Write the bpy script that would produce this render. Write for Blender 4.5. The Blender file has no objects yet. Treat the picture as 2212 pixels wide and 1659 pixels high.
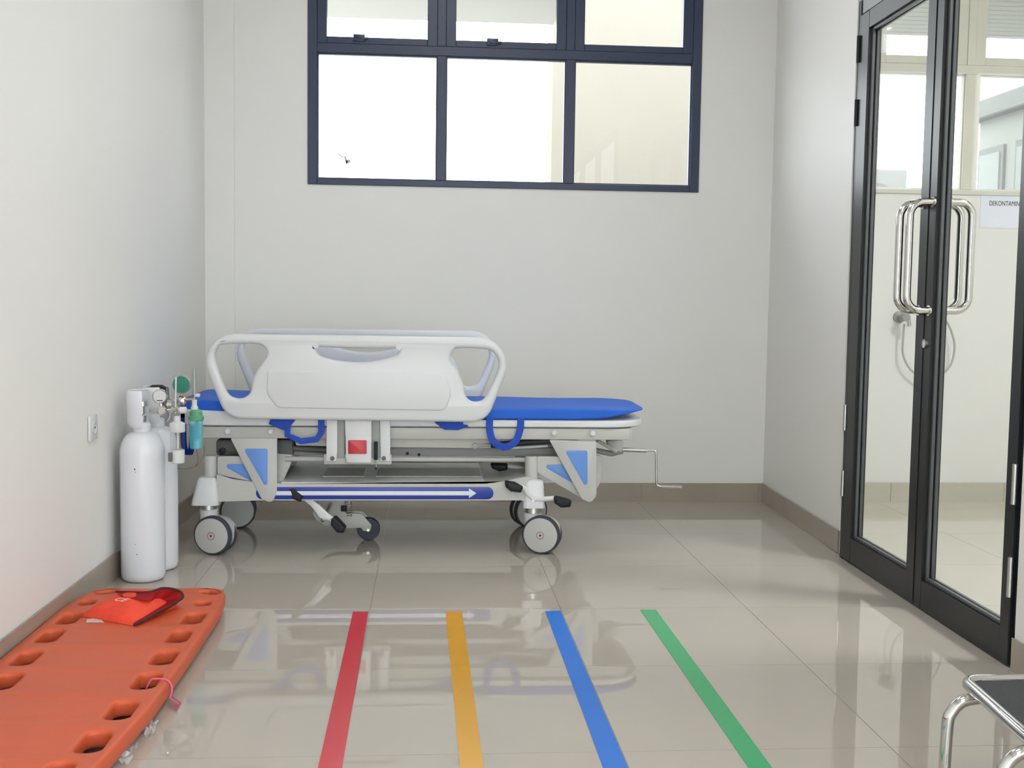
import bpy, bmesh, math, random
from mathutils import Vector, Matrix
from mathutils.geometry import tessellate_polygon
random.seed(7)
scn = bpy.context.scene
COL = scn.collection

# ------------------------------------------------------------------ camera
F = 2435.16                      # focal length in pixels of the 2212 x 1659 frame
YAW, PITCH, ROLL = 0.07558, 0.07432, -0.01412
CAM = Vector((0, 0, 1.0))
FW = Vector((math.sin(YAW) * math.cos(PITCH), math.cos(YAW) * math.cos(PITCH), -math.sin(PITCH)))
_r0 = Vector((math.cos(YAW), -math.sin(YAW), 0)); _d0 = FW.cross(_r0)
RT = _r0 * math.cos(ROLL) + _d0 * math.sin(ROLL)
DN = -_r0 * math.sin(ROLL) + _d0 * math.cos(ROLL)
cd = bpy.data.cameras.new('camera'); cam = bpy.data.objects.new('camera', cd); COL.objects.link(cam)
cd.sensor_fit = 'HORIZONTAL'; cd.sensor_width = 36.0; cd.lens = F * 36.0 / 2212.0
cd.clip_start = 0.05; cd.clip_end = 200
m = Matrix.Identity(4)
for i in range(3):
    m[i][0] = RT[i]; m[i][1] = -DN[i]; m[i][2] = -FW[i]; m[i][3] = CAM[i]
cam.matrix_world = m
scn.camera = cam

# ------------------------------------------------------------------ light of the place
w = bpy.data.worlds.new('overcast_sky'); scn.world = w; w.use_nodes = True
bg = w.node_tree.nodes['Background']
bg.inputs['Color'].default_value = (0.93, 0.97, 1.0, 1); bg.inputs['Strength'].default_value = 4.5
LAMP_ROOM = 12.0                 # emission of the ceiling panels in the room
LAMP_SIDE = 50.0                 # and in the room behind the glass door
scn.view_settings.view_transform = 'Standard'
scn.view_settings.look = 'None'
scn.view_settings.gamma = 1.0
scn.view_settings.use_curve_mapping = False
scn.view_settings.exposure = 0.47

# ------------------------------------------------------------------ pixels to places
def ray(x, y): return RT * ((x - 1106) / F) + DN * ((y - 829.5) / F) + FW
def onY(x, y, Y):                # point of that pixel's ray on the upright plane Y
    r = ray(x, y); return CAM + r * (Y / r.y)
def xz(x, y, Y): p = onY(x, y, Y); return (p.x, p.z)
def onZ(x, y, z):                # ... on the level plane z
    r = ray(x, y); return CAM + r * ((z - 1.0) / r.z)
def XZ(pts, Y): return [xz(px[0], px[1], Y) for px in pts]

# ------------------------------------------------------------------ materials
MATS = {}
def mat(name, col, rough=0.5, metal=0.0, spec=0.5, var=0.04, scale=8.0, bump=0.0, bscale=60.0, trans=0.0, emit=0.0, coat=0.0, alpha=1.0):
    if name in MATS: return MATS[name]
    ma = bpy.data.materials.new(name); ma.use_nodes = True
    nt = ma.node_tree; b = nt.nodes['Principled BSDF']
    tc = nt.nodes.new('ShaderNodeTexCoord')
    nz = nt.nodes.new('ShaderNodeTexNoise'); nz.inputs['Scale'].default_value = scale; nz.inputs['Detail'].default_value = 4
    nt.links.new(tc.outputs['Object'], nz.inputs['Vector'])
    rp = nt.nodes.new('ShaderNodeValToRGB')
    c = [min(1, v) for v in col]
    rp.color_ramp.elements[0].position = 0.3; rp.color_ramp.elements[1].position = 0.7
    rp.color_ramp.elements[0].color = (*[v * (1 - var) for v in c], 1)
    rp.color_ramp.elements[1].color = (*[min(1, v * (1 + var)) for v in c], 1)
    nt.links.new(nz.outputs['Fac'], rp.inputs['Fac']); nt.links.new(rp.outputs['Color'], b.inputs['Base Color'])
    b.inputs['Roughness'].default_value = rough; b.inputs['Metallic'].default_value = metal
    b.inputs['Specular IOR Level'].default_value = spec
    b.inputs['Transmission Weight'].default_value = trans; b.inputs['Coat Weight'].default_value = coat
    b.inputs['Alpha'].default_value = alpha
    if emit:
        nt.links.new(rp.outputs['Color'], b.inputs['Emission Color']); b.inputs['Emission Strength'].default_value = emit
    if bump:
        n2 = nt.nodes.new('ShaderNodeTexNoise'); n2.inputs['Scale'].default_value = bscale; n2.inputs['Detail'].default_value = 3
        nt.links.new(tc.outputs['Object'], n2.inputs['Vector'])
        bp = nt.nodes.new('ShaderNodeBump'); bp.inputs['Strength'].default_value = bump; bp.inputs['Distance'].default_value = 0.01
        nt.links.new(n2.outputs['Fac'], bp.inputs['Height']); nt.links.new(bp.outputs['Normal'], b.inputs['Normal'])
    MATS[name] = ma; return ma

def s(r, g, b):                  # sRGB 0..255 to linear
    f = lambda v: (v / 255 / 12.92) if v / 255 <= 0.04045 else ((v / 255 + 0.055) / 1.055) ** 2.4
    return (f(r), f(g), f(b))

def glass(name, tint, amount=1.0):   # thin clear sheet: passes light straight, mirrors at a slant
    if name in MATS: return MATS[name]
    ma = bpy.data.materials.new(name); ma.use_nodes = True; nt = ma.node_tree
    for n in list(nt.nodes):
        if n.type == 'BSDF_PRINCIPLED': nt.nodes.remove(n)
    out = nt.nodes['Material Output']
    tr = nt.nodes.new('ShaderNodeBsdfTransparent'); gl = nt.nodes.new('ShaderNodeBsdfGlossy')
    ge = nt.nodes.new('ShaderNodeNewGeometry')            # Schlick reflectance, the same on both faces
    dt = nt.nodes.new('ShaderNodeVectorMath'); dt.operation = 'DOT_PRODUCT'
    nt.links.new(ge.outputs['Incoming'], dt.inputs[0]); nt.links.new(ge.outputs['Normal'], dt.inputs[1])
    def mth(op, a, b=None):
        n = nt.nodes.new('ShaderNodeMath'); n.operation = op
        for i, v in enumerate((a, b)):
            if v is None: continue
            if isinstance(v, (int, float)): n.inputs[i].default_value = v
            else: nt.links.new(v, n.inputs[i])
        return n.outputs['Value']
    sch = mth('ADD', mth('MULTIPLY', mth('POWER', mth('SUBTRACT', 1.0, mth('ABSOLUTE', dt.outputs['Value'])), 5.0), 0.96), 0.04)
    nz = nt.nodes.new('ShaderNodeTexNoise'); nz.inputs['Scale'].default_value = 3
    mp = nt.nodes.new('ShaderNodeMapRange'); mp.inputs['To Min'].default_value = 0.9 * amount; mp.inputs['To Max'].default_value = amount
    mu = nt.nodes.new('ShaderNodeMath'); mu.operation = 'MULTIPLY'
    mx = nt.nodes.new('ShaderNodeMixShader')
    tr.inputs['Color'].default_value = (*tint, 1); gl.inputs['Roughness'].default_value = 0.0
    nt.links.new(nz.outputs['Fac'], mp.inputs['Value']); nt.links.new(mp.outputs['Result'], mu.inputs[0])
    nt.links.new(sch, mu.inputs[1]); nt.links.new(mu.outputs['Value'], mx.inputs['Fac'])
    nt.links.new(tr.outputs['BSDF'], mx.inputs[1]); nt.links.new(gl.outputs['BSDF'], mx.inputs[2])
    nt.links.new(mx.outputs['Shader'], out.inputs['Surface'])
    MATS[name] = ma; return ma

WALL = mat('wall_paint', s(229, 228, 224), 0.55, spec=0.3, var=0.012, scale=1.5, bump=0.03, bscale=180)
TILE = mat('floor_tile', s(176, 168, 158), 0.004, spec=0.6, var=0.03, scale=2.2)
TILE2 = mat('floor_tile_side', s(200, 195, 183), 0.05, spec=0.6, var=0.02, scale=2.2)
GROUT = mat('grout', s(150, 145, 137), 0.8)
SKIRT = mat('skirting_tile', s(158, 147, 134), 0.22, spec=0.5, var=0.06, scale=5)
SKIRT2 = mat('skirting_tile_side', s(196, 190, 176), 0.22, var=0.03, scale=5)
CEIL = mat('ceiling_paint', s(238, 238, 234), 0.7, var=0.01)
ALU = mat('black_aluminium', s(27, 29, 32), 0.34, spec=0.4, var=0.05, scale=20)
ALUW = mat('bloom_tinted_aluminium', s(44, 54, 80), 0.38, spec=0.5, var=0.05, scale=20)  # blue lens bloom tinted into the black frame colour
BEAD = mat('glazing_bead', s(88, 90, 92), 0.3, metal=0.3, var=0.05)
CREAMF = mat('cream_frame', s(212, 211, 198), 0.5, var=0.02)
CAULK = mat('white_sealant', s(214, 214, 208), 0.6, var=0.03)
PANE = glass('clear_glass', (0.97, 0.98, 0.98), 0.25)
PANED = glass('door_glass', (0.95, 0.965, 0.96), 0.22)
CHROME = mat('polished_chrome', (0.62, 0.61, 0.59), 0.07, metal=1.0, var=0.02)
STEEL = mat('dull_steel', (0.55, 0.55, 0.54), 0.32, metal=1.0, var=0.06, scale=30)
WHITEP = mat('white_plastic', s(208, 210, 211), 0.32, spec=0.5, var=0.01)
GREYP = mat('light_grey_plastic', s(186, 186, 183), 0.4, spec=0.4, var=0.015)
ENAMEL = mat('white_enamel', s(188, 188, 183), 0.35, spec=0.4, var=0.02)
SHADEG = mat('grey_steel_paint', s(150, 152, 148), 0.45, var=0.05)
DARKG = mat('dark_grey_paint', s(92, 95, 92), 0.5, var=0.08)
RUBBER = mat('black_rubber', s(34, 35, 40), 0.55, spec=0.3, var=0.12, scale=40)
TYRE = mat('grey_tyre', s(66, 69, 78), 0.6, spec=0.3, var=0.1, scale=30)
BLUEV = mat('blue_vinyl', s(34, 94, 194), 0.55, spec=0.22, var=0.05, scale=6, bump=0.05, bscale=25)
BLUES = mat('blue_strap', s(36, 74, 176), 0.6, spec=0.3, var=0.08, scale=60, bump=0.1, bscale=300)
BLUEI = mat('light_blue_inset', s(98, 142, 212), 0.4, var=0.03)
BLUED = mat('navy_sticker', s(34, 58, 150), 0.35, var=0.03)
WHITES = mat('white_print', s(222, 224, 236), 0.4, var=0.01)
REDB = mat('red_release', s(184, 36, 50), 0.35, var=0.04)
CYLW = mat('cylinder_white', s(218, 220, 225), 0.22, spec=0.5, var=0.015, scale=5)
SOOT = mat('paint_chip', s(62, 60, 58), 0.8)
GREEN = mat('green_dial', s(28, 120, 98), 0.35, var=0.1, scale=40)
GREENL = mat('green_lid', s(92, 160, 122), 0.35, var=0.08, scale=40)
CYAN = mat('cyan_bottle', s(110, 214, 228), 0.15, var=0.03, alpha=0.42)
CLEARP = glass('clear_plastic', (0.95, 0.96, 0.96), 0.6)
BLUET = mat('blue_tube', s(30, 110, 170), 0.4)
BRASS = mat('brass', (0.55, 0.38, 0.26), 0.35, metal=1.0, var=0.08)
WIRE = mat('brown_cord', s(110, 100, 80), 0.6)
ORANGE = mat('orange_polyethylene', s(200, 90, 56), 0.42, spec=0.35, var=0.03, scale=4, bump=0.04, bscale=120)
BAGR = mat('red_nylon', s(226, 74, 52), 0.6, spec=0.25, var=0.08, scale=25, bump=0.25, bscale=30)
BAGD = mat('red_lining', s(196, 30, 34), 0.6, var=0.08, scale=25)
PIPING = mat('black_piping', s(46, 32, 36), 0.7)
PINK = mat('pink_ribbon', s(220, 96, 134), 0.5, var=0.1, scale=60)
FILM = mat('clear_film', (0.86, 0.88, 0.89), 0.08, var=0.02, alpha=0.32)
SEATV = mat('black_seat_mat', s(58, 60, 61), 0.6, spec=0.3, var=0.06, scale=90, bump=0.15, bscale=400)
PAPER = mat('white_paper', s(228, 231, 242), 0.7, var=0.01)
INK = mat('black_ink', s(40, 42, 50), 0.7)
OUTW = mat('cream_render', s(147, 142, 132), 0.9, spec=0.0, var=0.02, scale=2)
YARDW = mat('pale_render', s(146, 147, 141), 0.9, spec=0.0, var=0.02, scale=2)
OUTG = mat('paved_yard', s(166, 164, 158), 0.8, var=0.06, scale=2)
SOFF = mat('soffit_board', s(190, 189, 185), 0.7, var=0.01)
LAMPW = mat('lamp_housing', s(235, 235, 235), 0.5)
TAPES = {}

# ------------------------------------------------------------------ builders
WM = {}
def thing(name, label, cat, loc=(0, 0, 0), rotz=0.0, group=None, kind=None):
    o = bpy.data.objects.new(name, None); COL.objects.link(o)
    o.empty_display_size = 0.1
    o.location = loc; o.rotation_euler = (0, 0, rotz)
    WM[o] = Matrix.Translation(Vector(loc)) @ Matrix.Rotation(rotz, 4, 'Z')
    o['label'] = label
    if kind: o['kind'] = kind
    if cat: o['category'] = cat
    if group: o['group'] = group
    return o
def mk(name, geo, ma, parent=None, sharp=35, label=None, cat=None, group=None, kind=None):
    if isinstance(geo, bmesh.types.BMesh):
        me = bpy.data.meshes.new(name); bmesh.ops.recalc_face_normals(geo, faces=geo.faces[:]); geo.to_mesh(me); geo.free()
    else: me = geo; me.name = name
    me.materials.clear(); me.materials.append(ma)
    for p in me.polygons: p.use_smooth = True
    me.set_sharp_from_angle(angle=math.radians(sharp))
    o = bpy.data.objects.new(name, me); COL.objects.link(o)
    if parent:
        o.parent = parent; WM[o] = WM[parent]
        me.transform(WM[parent].inverted())
    else: WM[o] = Matrix.Identity(4)
    if label: o['label'] = label
    if cat: o['category'] = cat
    if group: o['group'] = group
    if kind: o['kind'] = kind
    return o
def base_at(o, loc):             # move a one-mesh thing's origin to its base
    o.data.transform(Matrix.Translation(-Vector(loc))); o.location = loc; return o

def B(): return bmesh.new()
def box(bm, x0, x1, y0, y1, z0, z1, bev=0.0, seg=2):
    t = bmesh.new(); bmesh.ops.create_cube(t, size=1)
    for v in t.verts: v.co = Vector(((x0 + x1) / 2 + v.co.x * (x1 - x0), (y0 + y1) / 2 + v.co.y * (y1 - y0), (z0 + z1) / 2 + v.co.z * (z1 - z0)))
    if bev: bmesh.ops.bevel(t, geom=t.edges[:], offset=bev, segments=seg, profile=0.5, affect='EDGES')
    add(bm, t); return bm
def add(bm, t):
    vm = {}
    for v in t.verts: vm[v] = bm.verts.new(v.co)
    for f in t.faces: bm.faces.new([vm[v] for v in f.verts])
    t.free()
def prism(bm, poly, z0, z1, fn=None):     # upright prism over a plan polygon
    a = [bm.verts.new((p[0], p[1], z0)) for p in poly]; b = [bm.verts.new((p[0], p[1], z1)) for p in poly]
    n = len(poly); bm.faces.new(a[::-1]); bm.faces.new(b)
    for i in range(n): bm.faces.new((a[i], a[(i + 1) % n], b[(i + 1) % n], b[i]))
    return bm
def cr(pts, n=8, closed=False):           # smooth curve through points
    P = [Vector(p) for p in pts]; out = []; N = len(P)
    rng = range(N if closed else N - 1)
    for i in rng:
        if closed: p0, p1, p2, p3 = P[(i - 1) % N], P[i], P[(i + 1) % N], P[(i + 2) % N]
        else: p0, p1, p2, p3 = P[max(i - 1, 0)], P[i], P[i + 1], P[min(i + 2, N - 1)]
        for k in range(n):
            t = k / n
            out.append(0.5 * ((2 * p1) + (p2 - p0) * t + (2 * p0 - 5 * p1 + 4 * p2 - p3) * t * t + (3 * p1 - p0 - 3 * p2 + p3) * t ** 3))
    if not closed: out.append(P[-1])
    return out
def tube(bm, pts, r, seg=10, closed=False, smooth=0):
    P = cr(pts, smooth, closed) if smooth else [Vector(p) for p in pts]
    N = len(P); rings = []; up = None
    for i in range(N):
        a = P[(i - 1) % N] if (closed or i > 0) else P[i]; b = P[(i + 1) % N] if (closed or i < N - 1) else P[i]
        t = (b - a).normalized()
        if up is None:
            up = Vector((0, 0, 1)) if abs(t.z) < 0.9 else Vector((1, 0, 0))
        up = (up - t * up.dot(t)).normalized(); sd = t.cross(up)
        rr = r[i] if isinstance(r, (list, tuple)) else r
        rings.append([bm.verts.new(P[i] + (up * math.cos(2 * math.pi * k / seg) + sd * math.sin(2 * math.pi * k / seg)) * rr) for k in range(seg)])
    for i in range(N if closed else N - 1):
        A, C2 = rings[i], rings[(i + 1) % N]
        for k in range(seg): bm.faces.new((A[k], A[(k + 1) % seg], C2[(k + 1) % seg], C2[k]))
    if not closed: bm.faces.new(rings[0][::-1]); bm.faces.new(rings[-1])
    return bm
def lathe(bm, prof, c, axis='Z', seg=32, rz=0.0):
    rings = []; c = Vector(c); R = Matrix.Rotation(rz, 3, 'Z')
    for r, h in prof:
        if r < 1e-6: r = 1e-5
        ring = []
        for k in range(seg):
            a = 2 * math.pi * k / seg; u, v = r * math.cos(a), r * math.sin(a)
            q = Vector((u, v, h)) if axis == 'Z' else (Vector((u, h, v)) if axis == 'Y' else Vector((h, u, v)))
            ring.append(bm.verts.new(c + R @ q))
        rings.append(ring)
    for A, C2 in zip(rings, rings[1:]):
        for k in range(seg): bm.faces.new((A[k], A[(k + 1) % seg], C2[(k + 1) % seg], C2[k]))
    bm.faces.new(rings[0][::-1]); bm.faces.new(rings[-1]); return bm
def fillet(pts, n=6):                     # polygon of (u, v, radius) with rounded corners
    out = []; N = len(pts)
    for i in range(N):
        p = Vector(pts[i][:2]); r = pts[i][2] if len(pts[i]) > 2 else 0
        if r <= 0: out.append(p); continue
        a = (Vector(pts[i - 1][:2]) - p); b = (Vector(pts[(i + 1) % N][:2]) - p)
        la, lb = a.length, b.length; a.normalize(); b.normalize()
        ang = a.angle(b); d = min(r / math.tan(ang / 2), la * 0.49, lb * 0.49); r2 = d * math.tan(ang / 2)
        c = p + (a + b).normalized() * (r2 / math.sin(ang / 2))
        v0 = p + a * d - c; v1 = p + b * d - c
        th = v0.angle(v1); cr_ = v0.x * v1.y - v0.y * v1.x; sg = 1 if cr_ > 0 else -1
        for k in range(n + 1):
            t = sg * th * k / n; out.append(c + Vector((v0.x * math.cos(t) - v0.y * math.sin(t), v0.x * math.sin(t) + v0.y * math.cos(t))))
    return out
def plate(loops, thick, bev, place, res=3):  # flat body with holes and rounded rims; first loop is the outline
    L = []
    for i, lp in enumerate(loops):
        P = [Vector((p[0], p[1])) for p in lp]
        Q = [p for k, p in enumerate(P) if (p - P[k - 1]).length > 1e-6]
        ar = sum(Q[k - 1].x * Q[k].y - Q[k].x * Q[k - 1].y for k in range(len(Q)))
        if (ar > 0) != (i == 0): Q.reverse()          # outline anticlockwise, holes clockwise: material on the left
        N = []
        for k in range(len(Q)):
            t0 = (Q[k] - Q[k - 1]).normalized(); t1 = (Q[(k + 1) % len(Q)] - Q[k]).normalized()
            n0, n1 = Vector((-t0.y, t0.x)), Vector((-t1.y, t1.x)); n = n0 + n1
            n = n / max(n.length_squared / 2, 0.5) if n.length > 1e-6 else n0
            N.append(n)
        L.append((Q, N))
    if bev > 0:                                        # quarter round from the rim to the face
        sec = [(bev * (1 - math.cos(math.pi / 2 * k / res)), (thick / 2 - bev) + bev * math.sin(math.pi / 2 * k / res)) for k in range(res + 1)]
    else: sec = [(0.0, thick / 2)]
    bm = bmesh.new(); top_all = []; bot_all = []; caps = []
    for Q, N in L:
        rows = [[bm.verts.new(place(Vector((q.x + n.x * d, q.y + n.y * d, z)))) for q, n in zip(Q, N)] for d, z in sec[::-1]]
        rows += [[bm.verts.new(place(Vector((q.x + n.x * d, q.y + n.y * d, -z)))) for q, n in zip(Q, N)] for d, z in sec]
        for A, C2 in zip(rows, rows[1:]):
            for k in range(len(A)): bm.faces.new((A[k], A[(k + 1) % len(A)], C2[(k + 1) % len(A)], C2[k]))
        d = sec[-1][0]; caps.append([Vector((q.x + n.x * d, q.y + n.y * d, 0)) for q, n in zip(Q, N)])
        top_all += rows[0]; bot_all += rows[-1]
    for tri in tessellate_polygon(caps):
        try: bm.faces.new([top_all[i] for i in tri]); bm.faces.new([bot_all[i] for i in tri][::-1])
        except ValueError: pass
    bmesh.ops.recalc_face_normals(bm, faces=bm.faces[:])
    me = bpy.data.meshes.new('plate'); bm.to_mesh(me); bm.free()
    return me
def upright(Y): return lambda c: Vector((c.x, Y - c.z, c.y))
def pxplate(pts, Y, thick, bev=0.002, r=0.0, holes=(), res=2, smooth=False):
    lp = cr([(*xz(p[0], p[1], Y), 0) for p in pts], 6, True) if smooth else fillet([(*xz(p[0], p[1], Y), (p[2] if len(p) > 2 else r)) for p in pts])
    loops = [lp] + [cr([(*xz(p[0], p[1], Y), 0) for p in h], 6, True) for h in holes]
    return plate(loops, thick, bev, upright(Y), res)
def stroke(pts, wd):                      # outline of a band along a path (2D)
    P = [Vector((p[0], p[1])) for p in pts]; L = []; R = []
    for i in range(len(P)):
        t = (P[min(i + 1, len(P) - 1)] - P[max(i - 1, 0)]).normalized(); n = Vector((-t.y, t.x)) * wd / 2
        L.append(P[i] + n); R.append(P[i] - n)
    return L + R[::-1]
def text_mesh(body, size, place, thick=0.0006):
    cu = bpy.data.curves.new('t', 'FONT'); cu.body = body; cu.size = size; cu.extrude = thick / 2
    o = bpy.data.objects.new('t', cu); me = bpy.data.meshes.new_from_object(o); bpy.data.objects.remove(o)
    for v in me.vertices: v.co = place(v.co)
    return me
def mirrored(o, parent, name=None):       # the same part on the far side of the stretcher
    me = o.data.copy()
    for v in me.vertices: v.co.y = -v.co.y
    me.flip_normals()
    c = bpy.data.objects.new(name or o.name.split('.')[0], me); COL.objects.link(c); c.parent = parent; WM[c] = WM[parent]
    if 'label' in o: c['label'] = o['label']
    return c

# ------------------------------------------------------------------ the setting
YB = 5.55; YFRONT = -2.4; ZC = 3.0; YSIDE0 = 1.9; XSIDE = 4.9
def xl(Y): return -1.113 + 0.01822 * (Y - 2.997)        # left wall plane
def xr(Y): return 1.621 + 0.0315 * (Y - 2.945) if Y > 4.309 else 1.645 + 0.0176 * (Y - 4.309)
WY0 = 2.945; WY1 = 4.309                                  # door opening
# floors: grout bed and single tiles
SX0, SX, SY0, SY = 0.44, 0.616, 3.585, 0.583
def tiles(name, x0f, x1f, y0, y1, ma, parent):
    xs = [SX0 + SX * k for k in range(-12, 16)]; ys = [SY0 + SY * k for k in range(-14, 8)]
    g = 0.0009; cache = {}
    for a, b in zip(xs, xs[1:]):
        for c, d in zip(ys, ys[1:]):
            cc, dd = max(c, y0), min(d, y1)
            if dd - cc < 0.01: continue
            def cut(x, y): return min(max(x, x0f(y)), x1f(y))
            q = [(cut(a, cc), cc), (cut(b, cc), cc), (cut(b, dd), dd), (cut(a, dd), dd)]
            if q[1][0] - q[0][0] < 0.02 and q[2][0] - q[3][0] < 0.02: continue
            q = [(q[0][0] + g, q[0][1] + g), (q[1][0] - g, q[1][1] + g), (q[2][0] - g, q[2][1] - g), (q[3][0] + g, q[3][1] - g)]
            t = bmesh.new(); prism(t, q, -0.010, 0.0)
            mk('floor_tile', t, ma, parent)
bm = B(); prism(bm, [(xl(YFRONT), YFRONT), (xr(YFRONT), YFRONT), (xr(YB), YB), (xl(YB), YB)], -0.06, -0.0016)
floor = mk('floor', bm, GROUT, label='glossy beige grey tiled floor of the room', kind='structure')
tiles('floor_tile', xl, lambda y: xr(y), YFRONT, YB, TILE, floor)
bm = B(); prism(bm, [(xr(YSIDE0) + 0.063, YSIDE0), (XSIDE, YSIDE0), (XSIDE, YB), (xr(YB) + 0.063, YB)], -0.06, -0.0016)
floor2 = mk('floor_side', bm, GROUT, label='pale tiled floor of the room behind the glass door', kind='structure')
tiles('floor_tile', lambda y: xr(y) + 0.064, lambda y: XSIDE, YSIDE0, YB, TILE2, floor2)
bm = B(); prism(bm, [(xr(WY0) + 0.001, WY0), (xr(WY0) + 0.062, WY0), (xr(WY1) + 0.062, WY1), (xr(WY1) + 0.001, WY1)], -0.06, -0.0005)
mk('floor_threshold', bm, TILE, label='tiled threshold under the glass door', kind='structure')

# walls
bm = B(); prism(bm, [(xl(YFRONT) - 0.15, YFRONT), (xl(YFRONT), YFRONT), (xl(YB), YB), (xl(YB) - 0.15, YB)], -0.06, ZC)
mk('wall_left', bm, WALL, label='bright off-white left wall', kind='structure')
XC = xz(505, 400, 5.52)[0]
bm = B(); prism(bm, [(xl(5.536), 5.536), (XC, 5.536), (XC, YB), (xl(YB), YB)], 0, ZC)
mk('wall_pillar', bm, WALL, label='shallow off-white pilaster in the back left corner', kind='structure')
def holed(bm, x0, x1, y0, y1, z0, z1, holes):   # wall slab along X with rectangular openings
    xs = sorted({x0, x1} | {h[0] for h in holes} | {h[1] for h in holes})
    for a, b in zip(xs, xs[1:]):
        hs = [h for h in holes if h[0] <= a + 1e-6 and h[1] >= b - 1e-6]
        if not hs: box(bm, a, b, y0, y1, z0, z1)
        else:
            h = hs[0]; box(bm, a, b, y0, y1, z0, h[2]); box(bm, a, b, y0, y1, h[3], z1)
W1 = (-0.581, 1.331, 1.543, 2.78); W2 = (2.19, 4.10, 1.560, 2.78)
bm = B(); holed(bm, xl(YB) - 0.15, XSIDE + 0.15, YB, YB + 0.15, -0.06, ZC, [W1, W2]); bmesh.ops.remove_doubles(bm, verts=bm.verts[:], dist=1e-5)
mk('wall_back', bm, WALL, label='off-white back wall under and around the windows', kind='structure')
bm = B()
def wr(a, b, z0, z1): prism(bm, [(xr(a), a), (xr(b), b), (xr(b) + 0.062, b), (xr(a) + 0.062, a)][::-1], z0, z1)
wr(YFRONT, -1.7, -0.06, ZC); wr(-1.7, 1.6, -0.06, 0.30); wr(-1.7, 1.6, 2.45, ZC); wr(1.6, WY0 - 0.012, -0.06, ZC); wr(WY1 + 0.006, YB, -0.06, ZC); wr(WY0 - 0.012, WY1 + 0.006, 2.165, ZC)
mk('wall_right', bm, WALL, label='off-white right wall with the glass door', kind='structure')
bm = B(); holed(bm, -1.4, 1.65, YFRONT - 0.15, YFRONT, -0.06, ZC, [(-0.95, 1.30, -0.058, 2.45)])
mk('wall_front', bm, WALL, label='off-white wall behind the photographer', kind='structure')
mk('wall_side_right', box(B(), XSIDE, XSIDE + 0.15, YSIDE0, YB, -0.06, ZC), WALL, label='off-white far wall of the side room', kind='structure')
mk('wall_side_front', box(B(), xr(YSIDE0) + 0.062, XSIDE + 0.15, YSIDE0 - 0.15, YSIDE0, -0.06, ZC), WALL, label='off-white near wall of the side room', kind='structure')
mk('ceiling', box(B(), -1.45, XSIDE + 0.15, YFRONT - 0.15, YB + 0.15, ZC, ZC + 0.12), CEIL, label='plain white ceiling', kind='structure')

# skirting: a mortar strip with single tiles set on it
def skirting(name, label, a, b, nrm, ma, h=0.093, off=0.0, backing=True):
    a, b, nrm = Vector((*a, 0)), Vector((*b, 0)), Vector((*nrm, 0)).normalized(); d = (b - a); L = d.length; d.normalize()
    def strip(s0, s1, t0, t1, z0, z1):
        t = B(); prism(t, [(a + d * s0 + nrm * t0)[:2], (a + d * s1 + nrm * t0)[:2], (a + d * s1 + nrm * t1)[:2], (a + d * s0 + nrm * t1)[:2]], z0, z1); return t
    o = mk(name, strip(0, L, 0, 0.007, 0, h - 0.003), GROUT, label=label, kind='structure')
    st = off - 0.6 if off > 0 else off
    while st < L:
        s0, s1 = max(st, 0) + 0.001, min(st + 0.6, L) - 0.001
        if s1 - s0 > 0.01: mk('skirting_tile', strip(s0, s1, 0.006, 0.010, 0, h), ma, o)
        st += 0.6
    return o
skirting('baseboard_left', 'brown tile skirting along the left wall', (xl(YFRONT), YFRONT), (xl(5.51), 5.51), (1, 0), SKIRT)
skirting('baseboard_back', 'brown tile skirting along the back wall', (XC, YB), (xr(YB) - 0.002, YB), (0, -1), SKIRT, off=(xz(1384, 1060, YB)[0] - XC) % 0.6)
skirting('baseboard_pillar', 'brown tile skirting round the corner pilaster', (xl(5.536) + 0.012, 5.536), (XC + 0.010, 5.536), (0, -1), SKIRT)
skirting('baseboard_right', 'brown tile skirting from the back corner to the glass door', (xr(WY1 + 0.065), WY1 + 0.065), (xr(YB) , YB - 0.012), (-1, 0.03), SKIRT)
skirting('baseboard_door', 'brown tile skirting on the near side of the glass door', (xr(YFRONT), YFRONT), (xr(WY0 - 0.014), WY0 - 0.014), (-1, 0.0176), SKIRT)
skirting('baseboard_side', 'pale tile skirting in the side room', (xr(YB) + 0.064, YB), (XSIDE, YB), (0, -1), SKIRT2, h=0.098)
mk('trim_1', prism(B(), [(xr(WY1 + 0.006) - 0.006, WY1 + 0.006), (xr(WY1 + 0.006) + 0.01, WY1 + 0.006), (xr(WY1 + 0.06) + 0.01, WY1 + 0.06), (xr(WY1 + 0.06) - 0.004, WY1 + 0.06)], 0, 0.105), CAULK,
   label='white plaster patch between skirting and door frame', kind='structure')
mk('trim_2', prism(B(), [(xr(WY1) - 0.009, WY1 - 0.001), (xr(WY1) + 0.004, WY1 - 0.001), (xr(WY1) + 0.004, WY1 + 0.014), (xr(WY1) - 0.003, WY1 + 0.014)], 0.105, 2.17), CAULK,
   label='white sealant line along the door frame', kind='structure')

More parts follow.
